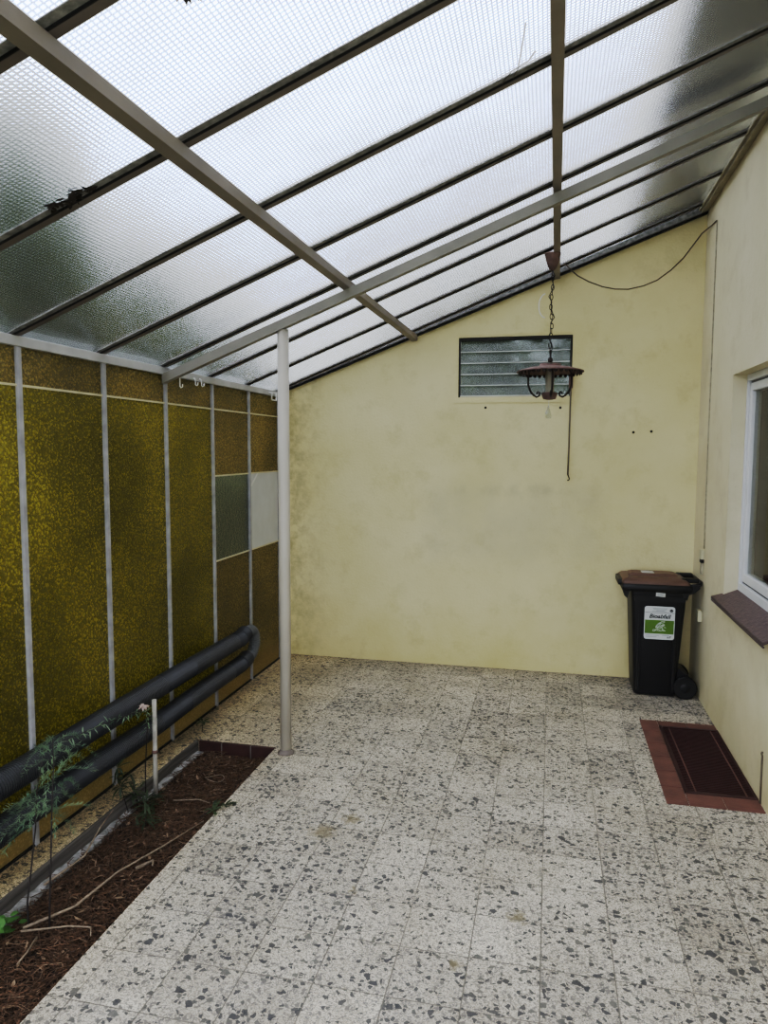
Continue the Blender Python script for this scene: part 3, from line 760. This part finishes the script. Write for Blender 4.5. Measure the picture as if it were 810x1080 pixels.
tc = bpy.data.curves.new('lettering', 'FONT'); tc.body = 'Bioabfall'; tc.size = .052; tc.align_x = 'CENTER'; tc.align_y = 'CENTER'; tc.shear = .25; tc.offset = .0012; tc.extrude = .0004
tc.materials.append(M['ink'])
tmp = bpy.data.objects.new('lettering_source', tc)
C.objects.link(tmp); bpy.context.view_layer.update()
tme = bpy.data.meshes.new_from_object(tmp.evaluated_get(bpy.context.evaluated_depsgraph_get()))
bpy.data.objects.remove(tmp)
to = bpy.data.objects.new('lettering', tme); C.objects.link(to); to.parent = stk
to.location = Vector((.959, fy(.733, .0145), .733)) - world_loc(stk)
to.rotation_euler = (PI/2, 0, 0)
# white line drawing of kitchen scraps and leaves on the green field
dr = MB()
def sq(pts2, r=.0022): dr.tube([(x, fy(z, .014), z) for x, z in pts2], r, 5)
def arc(cx, cz, rx, rz, a0, a1, n=12, rot=0):
    o = []
    for i in range(n+1):
        a = math.radians(a0+(a1-a0)*i/n); u, w = rx*math.cos(a), rz*math.sin(a)
        o.append((cx+u*math.cos(rot)-w*math.sin(rot), cz+u*math.sin(rot)+w*math.cos(rot)))
    return o
sq(arc(.965, .622, .022, .020, 0, 360)); sq(arc(.965, .622, .010, .010, 0, 300)); sq([(.925, .603), (.935, .625), (.945, .603), (.928, .612)])
sq(arc(.950, .655, .030, .010, 20, 350, 14, .9)); sq([(.93, .632), (.952, .660), (.972, .685)]); sq(arc(.985, .652, .020, .008, 0, 360, 12, .5))
sq([(.975, .64), (.985, .655), (1.0, .662)]); sq(arc(.985, .684, .018, .007, 0, 360, 12, .3)); sq([(.985, .625), (1.0, .612), (1.012, .607), (.992, .604), (.985, .615)])
sq(arc(.917, .608, .012, .007, 0, 360)); sq([(.995, .635), (1.008, .640), (1.012, .630)])
dr.build('plant_drawing', M['stickwhite'], stk)
vs = [(.925, .942), (1.003, .936), (1.001, .903), (.923, .909)]
lb = MB()
lb.add([(x, 6.6285, z) for x, z in vs] + [(x, 6.634, z) for x, z in vs], [(0, 3, 2, 1), (4, 5, 6, 7), (0, 1, 5, 4), (1, 2, 6, 5), (2, 3, 7, 6), (3, 0, 4, 7)])
lab_ = lb.build('paper_label', M['paper'], bn)
for x0, x1, z in ((.936, .99, .931), (.936, .98, .923), (.936, .985, .915)): MB().box(x0, x1, 6.6278, 6.6288, z-.0018, z+.0018).build('small_print', M['inkgrey'], lab_)
lp = MB(); lp.add([(.80, 6.74, 1.0655), (.905, 6.75, 1.0655), (.89, 6.86, 1.089), (.785, 6.85, 1.089)], [(0, 1, 2, 3)])
lp = MB().box(.82, .925, 6.785, 6.90, 1.0862, 1.0885)
lp.build('lid_label', M['paper'], bn)

# ------------------------------------------------------------------ hanging lamp
LX, LY = -.022, 6.25
lamp = thing('hanging_lamp', 'rusty farmhouse lamp hanging on a chain from the middle purlin', 'lamp', (LX, LY, 3.775))
MB().lathe([(.066, 3.778), (.068, 3.768), (.060, 3.755), (.048, 3.70), (.034, 3.665), (.022, 3.650), (.012, 3.640)], (LX, LY, 0), 20).build('canopy', M['rust'], lamp)
ch = MB(); z = 3.645; i = 0
while z > 2.99:
    L = .046; cx = LX + .006*math.sin(i*.7)
    pts = []
    for k in range(12):
        a = 2*PI*k/12; u = .011*math.cos(a); w = (L/2)*math.sin(a)
        pts.append((cx+u, LY, z-L/2+w) if i % 2 else (cx, LY+u, z-L/2+w))
    ch.tube(pts, .0035, 5, closed=True); z -= L-.007; i += 1
ch.build('chain', M['rustdark'], lamp)
rc = random.Random(2)
cd = MB().tube([(LX+.014*math.sin(k*.9)+.012*math.sin(k*2.3), LY-.012, 3.64-k*.042) for k in range(17)], .0042, 6)
cd.build('flex', M['darkframe'], lamp)
MB().lathe([(.006, 3.0), (.008, 2.99), (.008, 2.94), (.020, 2.935), (.020, 2.905), (.012, 2.90)], (LX, LY, 0), 12).build('stem', M['rustdark'], lamp)
sh = MB(); seg = 64; R0 = .272
prof = [(.012, 2.892), (.085, 2.887), (.088, 2.870), (.17, 2.856), (.245, 2.836), (R0, 2.826), (R0+.002, 2.818)]
prof2 = prof + [(R0-.004, 2.819), (.24, 2.829), (.165, 2.849), (.084, 2.862), (.012, 2.866)]
sh.lathe(prof2, (LX, LY, 0), seg, cap=False)
sh.build('shade', M['rust'], lamp)
sc = MB()                                  # scalloped hanging edge
for k in range(36):
    a = 2*PI*k/36; c_, s_ = math.cos(a), math.sin(a); tx, ty = -s_, c_
    r = R0-.014; w = .017
    pts = [(-w, 0), (w, 0), (w*.85, -.017), (0, -.025), (-w*.85, -.017)]
    vs = [(LX+r*c_+tx*u, LY+r*s_+ty*u, 2.820+h) for u, h in pts] + [(LX+(r-.004)*c_+tx*u, LY+(r-.004)*s_+ty*u, 2.820+h) for u, h in pts]
    sc.add(vs, [(0, 1, 2, 3, 4), (9, 8, 7, 6, 5)] + [(j, 5+j, 5+(j+1) % 5, (j+1) % 5) for j in range(5)])
sc.build('scalloped_edge', M['rustdark'], lamp)
MB().lathe([(.034, 2.86), (.034, 2.66), (.036, 2.655), (.02, 2.645)], (LX, LY, 0), 16).build('candle_sleeve', M['candle'], lamp)
MB().lathe([(.02, 2.655), (.062, 2.652), (.066, 2.64), (.058, 2.618), (.052, 2.60), (.03, 2.594), (.008, 2.592)], (LX, LY, 0), 20).build('bottom_cup', M['rust'], lamp)
for k in range(4):
    a = k*PI/2 + .12; c_, s_ = math.cos(a), math.sin(a)
    pr = [(.150, 2.845), (.172, 2.815), (.178, 2.77), (.176, 2.715), (.160, 2.665), (.130, 2.63), (.105, 2.615), (.085, 2.625), (.078, 2.645), (.088, 2.660), (.102, 2.655), (.100, 2.640)]
    MB().tube([(LX+r*c_, LY+r*s_, z) for r, z in pr], .0085, 6).build('scroll_arm', M['rustdark'], lamp)
MB().tube([(LX-.004, LY, 2.594), (LX-.005, LY, 2.53)], .002, 5).build('bead_wire', M['hook'], lamp)
MB().lathe([(.004, 2.545), (.012, 2.52), (.026, 2.475), (.030, 2.455), (.024, 2.437), (.008, 2.430)], (LX-.006, LY, 0), 10, smooth=False).build('crystal_drop', M['crystal'], lamp)
wr = MB().tube([(LX-.012+ .062*math.cos(a)-.03, LY, 3.36+.10*math.sin(a)) for a in [math.radians(100+18*i) for i in range(10)]], .004, 6)
wr.build('thin_loop', M['hook'], lamp)

# ------------------------------------------------------------------ corrugated pipes along the glass wall
def corr(mb, pts, r, pitch=.016, amp=.0045, seg=20):
    out, rr = [], []
    for a_, b_ in zip(pts[:-1], pts[1:]):
        a_, b_ = Vector(a_), Vector(b_); n = max(2, int((b_-a_).length/(pitch/3)))
        for i in range(n):
            out.append(a_.lerp(b_, i/n))
    out.append(Vector(pts[-1])); d = 0
    for i, p_ in enumerate(out):
        if i: d += (out[i]-out[i-1]).length
        ph = (d/pitch) % 1
        rr.append(r + (amp if ph < .55 else -amp))
    mb.tube(out, rr, seg, smooth=False); return mb
PXc = -2.606
def zup(y): return .527+.006*math.sin(y*1.7)
up = [(PXc, 1.3+.15*i, zup(1.3+.15*i)) for i in range(31)] + [(PXc, 5.90, .545)]
lo_ = [(PXc+.002*math.sin(i), 1.3+.15*i, .280+.014*i/31+.006*math.sin(i*.5+1)) for i in range(31)] + [(PXc, 5.93, .315)]
pp = corr(MB(), up, .069).build('corrugated_pipe', M['pipe'], origin=(PXc, 1.3, .53))
tag(pp, 'upper thick black corrugated pipe running along the amber glass wall', 'pipe')
pp = corr(MB(), lo_, .067).build('corrugated_pipe', M['pipe'], origin=(PXc, 1.3, .28))
tag(pp, 'lower thick black corrugated pipe running along the amber glass wall', 'pipe')
ub = MB(); pts = [(PXc, 5.86, .545), (PXc, 5.93, .546)]
for i in range(13):
    a = math.radians(90-15*i); pts.append((PXc, 5.99+.115*math.cos(a), .430+.116*math.sin(a)))
pts += [(PXc, 5.90, .314)]
corr(ub, pts, .050, .022, .002, 16)
tag(ub.build('pipe_bend', M['hose'], origin=(PXc, 5.99, .43)), 'grey U-bend hose joining the far ends of the two black pipes', 'pipe bend')
for y, lab in ((PY[4]-.0, 'nearest'), (PY[5], 'second')):
    pass

# ------------------------------------------------------------------ planting bed
pl = MB()
pl.box(PX0-.001, PX0+.022, PY0, PY1-.02, -.085, .002)
tag(pl.build('border_board', M['plank'], origin=(PX0, 3.2, -.08)), 'weathered grey wooden board edging the planting bed', 'edging board')
rs = random.Random(11)
fo = MB(); n_ = 60; vs = []
for i in range(n_+1):
    y = PY0+(PY1-.03-PY0)*i/n_; t0 = -.066+rs.uniform(-.006, .004); xo = -2.478+rs.uniform(-.006, .005)
    vs += [(PX0+.02, y, t0), (xo, y, t0-.004), (xo+.012, y, -.13), (PX0+.02, y, -.13)]
fs = []
for i in range(n_):
    for k in range(4): fs.append((i*4+k, i*4+(k+1) % 4, (i+1)*4+(k+1) % 4, (i+1)*4+k))
fo.add(vs, fs)
tag(fo.build('border_strip', M['foam'], origin=(PX0, 3.2, -.1)), 'flaking white strip along the foot of the grey edging board', 'edging strip')
bt = thing('brick_edging', 'dark red tiles edging the far end of the planting bed', 'edging', (-2.22, PY1, -.1))
xs = [-2.515, -2.33, -2.10, PX1]
for a_, b_ in zip(xs[:-1], xs[1:]):
    MB().bbox(a_+.004, b_-.004, PY1-.022, PY1+.003, -.11, .001, .003).build('tile', M['brick'], bt)
for x in xs[1:-1]:
    MB().box(x-.004, x+.004, PY1-.018, PY1, -.11, -.002).build('joint', M['mortar'], bt)
so_ = MB(); nx, ny = 24, 100; vs = []
def soilz(x, y): return -.092 + .016*math.sin(x*9+y*3.1)*math.cos(y*5.3-x*4) + .012*math.sin(y*2.1)
for j in range(ny+1):
    for i in range(nx+1):
        x = PX0+.01+(PX1-PX0-.012)*i/nx; y = PY0+(PY1-.01-PY0)*j/ny
        vs.append((x, y, soilz(x, y)+rs.uniform(-.006, .006)))
so_.add(vs, [(j*(nx+1)+i, j*(nx+1)+i+1, (j+1)*(nx+1)+i+1, (j+1)*(nx+1)+i) for j in range(ny) for i in range(nx)], True)
tag(so_.build('soil', M['soil'], origin=(-2.2, 3.2, -.1)), 'dark soil filling the planting bed', 'soil', kind='stuff')
def strands(n, L, r, seedv, ylim=(1.9, 4.80), xl=(-2.44, -1.935), up=.03):
    rr = random.Random(seedv); t = MB()
    for i in range(n):
        x = rr.uniform(*xl); y = rr.uniform(*ylim); an = rr.uniform(0, 2*PI); l = L*rr.uniform(.4, 1.3)
        z = soilz(x, y)+rr.uniform(.002, up); cv = rr.uniform(-1.2, 1.2); pts = []
        for k in range(4):
            px, py = x+math.cos(an+cv*k*.4)*l*k/3, y+math.sin(an+cv*k*.4)*l*k/3
            px = min(max(px, PX0+.03), PX1-.006); py = min(py, PY1-.03)
            pts.append((px, py, max(soilz(px, py)+.002, z+rr.uniform(-.012, .012))))
        if (Vector(pts[0])-Vector(pts[-1])).length < .02 or any((Vector(a_)-Vector(b_)).length < .003 for a_, b_ in zip(pts[:-1], pts[1:])): continue
        t.tube(pts, r*rr.uniform(.6, 1.4), 3, cap=False, smooth=False)
    return t
tag(strands(5000, .13, .0019, 21).build('dry_stem_litter', M['litter'], origin=(-2.2, 3.2, -.08)), 'brown dry stems matted over the planting bed', 'dry litter', kind='stuff')
st_ = strands(420, .13, .0018, 22)
rr = random.Random(23)
for i in range(380):
    x, y = rr.uniform(-2.44, -1.97), rr.uniform(1.95, 4.75)
    st_.leaf((x, y, soilz(x, y)+rr.uniform(.01, .035)), (rr.uniform(-1, 1), rr.uniform(-1, 1), rr.uniform(-.2, .4)), rr.uniform(.02, .055), rr.uniform(.004, .009), bend=rr.uniform(-.3, .5))
tag(st_.build('dry_leaf_litter', M['straw'], origin=(-2.2, 3.2, -.08)), 'pale curled dry leaves and straw scattered in the planting bed', 'dry leaves', kind='stuff')
def twig(pts, r, label):
    tag(MB().tube(pts, [r*(1-.5*i/(len(pts)-1)) for i in range(len(pts))], 6).build('twig', M['twig'], origin=pts[0]), label, 'twig', 'pale twigs in the planting bed')
twig([(-2.335, 2.74, -.045), (-2.20, 2.93, -.04), (-2.155, 3.22, -.03), (-2.05, 3.53, -.035), (-1.97, 3.82, -.04)], .008, 'longest pale twig lying lengthwise on the planting bed')
twig([(-2.33, 2.72, -.045), (-2.24, 2.75, -.04), (-2.13, 2.79, -.035), (-2.02, 2.80, -.03), (-1.98, 2.74, -.025)], .006, 'pale twig lying crosswise at the near end of the longest twig')
twig([(-2.23, 2.70, -.045), (-2.20, 2.60, -.04), (-2.185, 2.52, -.035)], .006, 'short pale twig nearest the picture bottom in the planting bed')
twig([(-2.44, 3.02, -.02), (-2.35, 3.22, .03), (-2.41, 3.45, .06), (-2.44, 3.62, .075)], .006, 'thin pale twig leaning up on the white edging strip')
twig([(-2.28, 4.02, -.045), (-2.12, 4.06, -.04), (-2.04, 4.05, -.05)], .005, 'pale twig lying right of the stake')
twig([(-2.10, 3.30, -.05), (-2.03, 3.36, -.03), (-2.00, 3.30, -.02)], .010, 'short forked stub of twig beside the tile edge')
# pale loop of thin curved stems
tag(MB().tube([(-2.16+.065*math.cos(a), 4.36+.045*math.sin(a), -.04+.008*math.sin(2*a)) for a in [2*PI*i/20 for i in range(20)]], .0025, 5, closed=True).build('thin_loop', M['twig'], origin=(-2.16, 4.36, -.04)), 'pale loop of curved stems lying near the brick end of the bed', 'wire')

stk_ = thing('garden_stake', 'grey-white wooden stake standing upright in the planting bed', 'stake', (-2.422, 4.06, -.1))
MB().tube([(-2.425, 4.06, -.11), (-2.423, 4.06, .2), (-2.421, 4.06, .585)], .0155, 10).build('post', M['stake'], stk_)
MB().lathe([(.019, .235), (.019, .255)], (-2.4225, 4.06, 0), 10).build('tie', M['rust'], stk_)

def plant(name, label, stems, mat_l, leaf_fn, loc, extra=None):
    t = thing(name, label, 'plant', loc)
    lf = MB()
    for pts, r in stems: MB().tube(pts, [r*(1-.6*i/(len(pts)-1)) for i in range(len(pts))], 5).build('stem', M['darktwig'], t)
    leaf_fn(lf); lf.build('leaves', mat_l, t)
    if extra: extra(t)
    return t
# feathery plant leaning on the pipes
r1 = random.Random(31)
st1 = [([(-2.33, 2.77, -.09), (-2.335, 2.775, .06), (-2.33, 2.80, .2), (-2.32, 2.83, .4), (-2.34, 2.87, .55), (-2.37, 2.95, .66)], .005), ([(-2.235, 2.79, -.09), (-2.232, 2.80, .1), (-2.215, 2.80, .35), (-2.235, 2.84, .52), (-2.28, 2.92, .68), (-2.36, 3.02, .75)], .005)]
def fern(lf):
    spr = [((-2.23, 2.83, .50), (-.35, -.9, .3), .20), ((-2.24, 2.85, .53), (-.5, -.35, .25), .22), ((-2.26, 2.88, .60), (-.2, .8, .45), .26), ((-2.30, 2.93, .66), (-.5, .9, .25), .30), ((-2.33, 2.97, .70), (-.5, .3, .1), .22),
           ((-2.33, 2.83, .42), (-.1, -1, .15), .20), ((-2.33, 2.86, .50), (.3, -.6, .2), .18), ((-2.28, 2.92, .62), (.35, .6, .15), .20), ((-2.36, 3.02, .72), (-.1, .9, .10), .26), ((-2.24, 2.84, .47), (.3, .7, .2), .20)]
    for i in range(20):
        u = r1.random(); c_ = Vector((-2.24, 2.83, .46)).lerp(Vector((-2.38, 3.06, .74)), u)
        spr.append((tuple(c_ + Vector((r1.uniform(-.09, .03), r1.uniform(-.05, .12), r1.uniform(-.07, .05)))), (r1.uniform(-.6, .3), r1.uniform(-.8, 1), r1.uniform(-.3, .4)), r1.uniform(.12, .24)))
    for base, d, L in spr:
        b_ = Vector(base); d = Vector(d).normalized()
        n = int(L/.009)
        for i in range(n):
            p_ = b_+d*L*i/n+Vector((0, 0, -.10*(i/n)**2))
            for s in (-1, 1, 0):
                dd = Vector((d.x+r1.uniform(-.7, .7), d.y+r1.uniform(-.7, .7), r1.uniform(-.5, .8)))
                lf.leaf(p_, dd, r1.uniform(.022, .042), .0017, bend=.2)
plant('feathery_plant', 'feathery grey-green plant with thin dark stems in front of the black pipes', st1, M['fern'], fern, (-2.28, 2.78, -.09))
# leafy creeper over the upper pipe, ending in a dried bud by the stake
r2 = random.Random(32)
cre = [(-2.46, 4.00, -.09), (-2.47, 4.02, .15), (-2.45, 4.02, .40), (-2.43, 4.00, .53), (-2.46, 3.9, .555), (-2.50, 3.72, .565), (-2.515, 3.5, .585), (-2.53, 3.3, .60), (-2.53, 3.15, .61)]
def creep(lf):
    for a_, b_ in zip(cre[2:-1], cre[3:]):
        for k in range(7):
            p_ = Vector(a_).lerp(Vector(b_), k/7)
            for s in (0, 1): lf.leaf(p_, (r2.uniform(-.4, .9), r2.uniform(-1, 1), r2.uniform(-.4, .6)), r2.uniform(.035, .07), .0042, bend=.3)
def bud(t):
    bm2 = MB()
    for i in range(14): bm2.leaf((-2.455, 3.99, .565+.004*(i % 3)), (math.cos(i*2.4), math.sin(i*2.4), .5-.08*i), .04, .010, bend=.5)
    bm2.build('dried_bud', M['bud'], t)
plant('leafy_creeper', 'narrow-leaved creeper trailing over the upper pipe with a dried bud beside the stake', [(cre, .004)], M['fern'], creep, (-2.46, 4.00, -.09), bud)
# dark leaves at the foot of the stake
r3 = random.Random(33)
def dark1(lf):
    for c_, n, s in (((-2.50, 3.93, .02), 30, .11), ((-2.36, 3.88, -.02), 34, .12), ((-2.28, 3.70, -.03), 30, .10)):
        for i in range(n):
            p_ = (c_[0]+r3.uniform(-.03, .03), c_[1]+r3.uniform(-.05, .05), c_[2]+r3.uniform(-.03, .05))
            lf.leaf(p_, (r3.uniform(-1, 1), r3.uniform(-1, 1), r3.uniform(-.3, .9)), s*r3.uniform(.5, 1), .008, bend=.4)
plant('dark_leafy_plant', 'low dark-leaved plant spreading round the foot of the stake', [([(-2.48, 3.95, -.09), (-2.49, 3.94, .0), (-2.51, 3.92, .14)], .005), ([(-2.36, 3.88, -.09), (-2.36, 3.88, .04)], .004), ([(-2.28, 3.70, -.09), (-2.28, 3.70, .02)], .004)], M['darkleaf'], dark1, (-2.42, 3.88, -.09))
r4 = random.Random(34)
def dark2(lf):
    for b_ in ((-2.535, 3.84, .10), (-2.54, 3.82, .17), (-2.55, 3.84, .22)):
        for i in range(9): lf.leaf(b_, (r4.uniform(-.6, .8), r4.uniform(-1, 1), r4.uniform(-.9, .6)), r4.uniform(.06, .11), .008, bend=.5)
plant('dark_sprig', 'dark drooping sprig against the tile strip left of the stake', [([(-2.49, 3.86, -.09), (-2.515, 3.84, .05), (-2.535, 3.83, .14), (-2.55, 3.84, .23)], .003)], M['darkleaf'], dark2, (-2.49, 3.86, -.09))
def weed(lf):
    for i in range(6): lf.leaf((-2.562, 4.985, .085), (math.cos(i*1.1), -.3+math.sin(i*1.1), .3), .075, .012, bend=.3)
plant('small_weed', 'small weed sprouting from the floor behind the brick edging', [([(-2.57, 4.985, -.01), (-2.566, 4.985, .05), (-2.562, 4.985, .09)], .003)], M['darkleaf'], weed, (-2.57, 4.985, 0))
r5 = random.Random(35)
def edgew(lf):
    for b_ in ((-1.925, 3.86, .01), (-1.885, 3.93, .012), (-1.96, 3.93, -.01)):
        for i in range(8): lf.leaf(b_, (r5.uniform(-1, 1), r5.uniform(-1, 1), r5.uniform(.05, .5)), r5.uniform(.05, .10), .008, bend=.25)
plant('edge_weed', 'dark weed creeping over the right tile edge of the planting bed', [([(-2.06, 3.84, -.09), (-2.0, 3.86, -.03), (-1.935, 3.88, .012), (-1.875, 3.95, .014)], .003)], M['darkleaf'], edgew, (-2.06, 3.84, -.09))
r6 = random.Random(36)
def br_(lf):
    for i in range(22): lf.leaf((-2.40+r6.uniform(-.05, .04), 2.70+r6.uniform(-.05, .06), -.055+r6.uniform(0, .05)), (r6.uniform(-1, 1), r6.uniform(-1, 1), r6.uniform(0, .5)), r6.uniform(.04, .07), .018, bend=.3)
plant('green_seedling', 'bright green seedling at the left picture edge of the planting bed', [([(-2.41, 2.70, -.09), (-2.40, 2.70, -.02)], .003)], M['bright'], br_, (-2.41, 2.70, -.09))

# ------------------------------------------------------------------ garden outside (seen blurred through the glass)
def foliage_mesh(name, mat, n, rx, ry, rz, leafL, seedv, lobes=14):
    rr = random.Random(seedv); t = MB()
    lob = [(rr.uniform(-.6, .6)*rx, rr.uniform(-.6, .6)*ry, rr.uniform(-.55, .6)*rz, rr.uniform(.35, .6)) for _ in range(lobes)]
    for i in range(n):
        lx, ly, lz, lr_ = rr.choice(lob)
        while True:
            u = Vector((rr.uniform(-1, 1), rr.uniform(-1, 1), rr.uniform(-1, 1)))
            if .3 < u.length < 1: break
        p_ = Vector((lx+u.x*rx*lr_, ly+u.y*ry*lr_, lz+u.z*rz*lr_))
        t.leaf(p_, (rr.uniform(-1, 1), rr.uniform(-1, 1), rr.uniform(-.8, .5)), leafL*rr.uniform(.6, 1.3), leafL*.3, bend=.2)
    me = t.build(name, mat); return me
fol = foliage_mesh('foliage', M['foliage'], 7500, 2.0, 2.0, 2.3, .34, 41, 26)
def tree(x, y, h, s, label, firstone=False):
    t = thing('tree', label, 'tree', (x, y, -.25), 'trees outside the glass')
    o = fol if firstone else fol.copy()
    if not firstone: C.objects.link(o)
    o.parent = t; o.location = (0, 0, h-2.2*s[2]); o.scale = s; o.rotation_euler = (0, 0, x*1.7+y)
    tr = MB(); hh = h-2.4*s[2]
    tr.tube([(x, y, -.25), (x+.05, y, hh*.5), (x+.02, y+.04, hh+.8*s[2])], [.16, .13, .08], 10)
    tr.build('trunk', M['trunk'], t)
tree(-8.8, 5.0, 7.6, (1.1, 1.1, 1.55), 'dark tree blurred behind the near amber bays and lower roof glass', True)
tree(-8.6, 11.0, 7.9, (1.1, 1.1, 1.6), 'dark tree blurred behind the middle of the amber glass wall')
tree(-8.9, 17.0, 7.4, (1.1, 1.1, 1.5), 'dark tree blurred beyond the far end of the amber glass wall')
tree(-8.7, -1.0, 7.6, (1.1, 1.1, 1.55), 'dark tree outside beside the camera end of the lean-to')
tree(-1.15, 11.0, 5.2, (.95, .95, 1.05), 'green tree behind the back wall, seen through the louvre window')
hg_ = MB(); rr = random.Random(51)
for i in range(9000):
    y = rr.uniform(-1, 11.5); x = rr.gauss(-4.1, .25); z = -.2 + 2.1*rr.random()**.8
    hg_.leaf((x, y, z), (rr.uniform(-.4, 1), rr.uniform(-1, 1), rr.uniform(-.4, .8)), rr.uniform(.10, .20), .045, bend=.2)
tag(hg_.build('hedge', M['hedge'], origin=(-4.6, 5, -.25)), 'green hedge outside behind the amber glass wall', 'hedge', kind='stuff')

# ------------------------------------------------------------------ sky, camera, colour
wd = bpy.data.worlds.new('overcast_sky'); bpy.context.scene.world = wd; wd.use_nodes = True
nt = wd.node_tree; nt.nodes.clear(); n = N(nt)
tcn = n('TexCoord').outputs['Generated']
zz = n('SeparateXYZ', {0: tcn}).outputs[2]
col = n.ramp(n('MapRange', {0: zz, 1: -.05, 2: 1.0, 3: 0, 4: 1}).outputs[0], [(0, (.71, .77, .87)), (.25, (.80, .86, .97)), (1, (.92, .955, 1.05))])
cl = n.mix(n('MapRange', {0: n.noise(tcn, 2.2, 4), 1: .35, 2: .7, 3: 0, 4: .35}).outputs[0], col, (.84, .88, .96, 1))
bg = n('Background', {0: cl, 1: 1.8})
ow = nt.nodes.new('ShaderNodeOutputWorld'); nt.links.new(bg.outputs[0], ow.inputs[0])

cam = bpy.data.cameras.new('camera'); co = bpy.data.objects.new('camera', cam); C.objects.link(co)
cam.sensor_fit = 'HORIZONTAL'; cam.sensor_width = 36; cam.lens = 766.29/810*36; cam.clip_start = .05; cam.clip_end = 200
r_ = Vector((0.974778, 0.223133, 0.004378)); u_ = Vector((-0.023389, 0.082630, 0.996306)); w_ = Vector((-0.221947, 0.971279, -0.085765))
m4 = Matrix(((r_.x, u_.x, -w_.x, 0), (r_.y, u_.y, -w_.y, 0), (r_.z, u_.z, -w_.z, 2.1752), (0, 0, 0, 1)))
co.matrix_world = m4
sc_ = bpy.context.scene; sc_.camera = co
sc_.view_settings.view_transform = 'Standard'; sc_.view_settings.look = 'None'
sc_.view_settings.exposure = 0.0
# soft tone response like the phone camera's: lifts the shade, rolls off the bright roof
vs_ = sc_.view_settings; vs_.use_curve_mapping = True; cm = vs_.curve_mapping
cc_ = cm.curves[3]
WL = 1.5
cm.white_level = (WL, WL, WL)
TP = [(.03, .032), (.07, .12), (.12, .25), (.18, .36), (.30, .47), (.5, .56), (.75, .63), (1.0, .78), (1.25, .94)]
for p_ in TP: cc_.points.new(p_[0]/WL, p_[1])
cc_.points[0].location = (0, 0); cc_.points[len(cc_.points)-1].location = (1, 1)
cm.update()
try:
    sc_.cycles.use_denoising = True; sc_.cycles.max_bounces = 16; sc_.cycles.transmission_bounces = 12; sc_.cycles.diffuse_bounces = 6
    sc_.cycles.glossy_bounces = 6
except Exception: pass
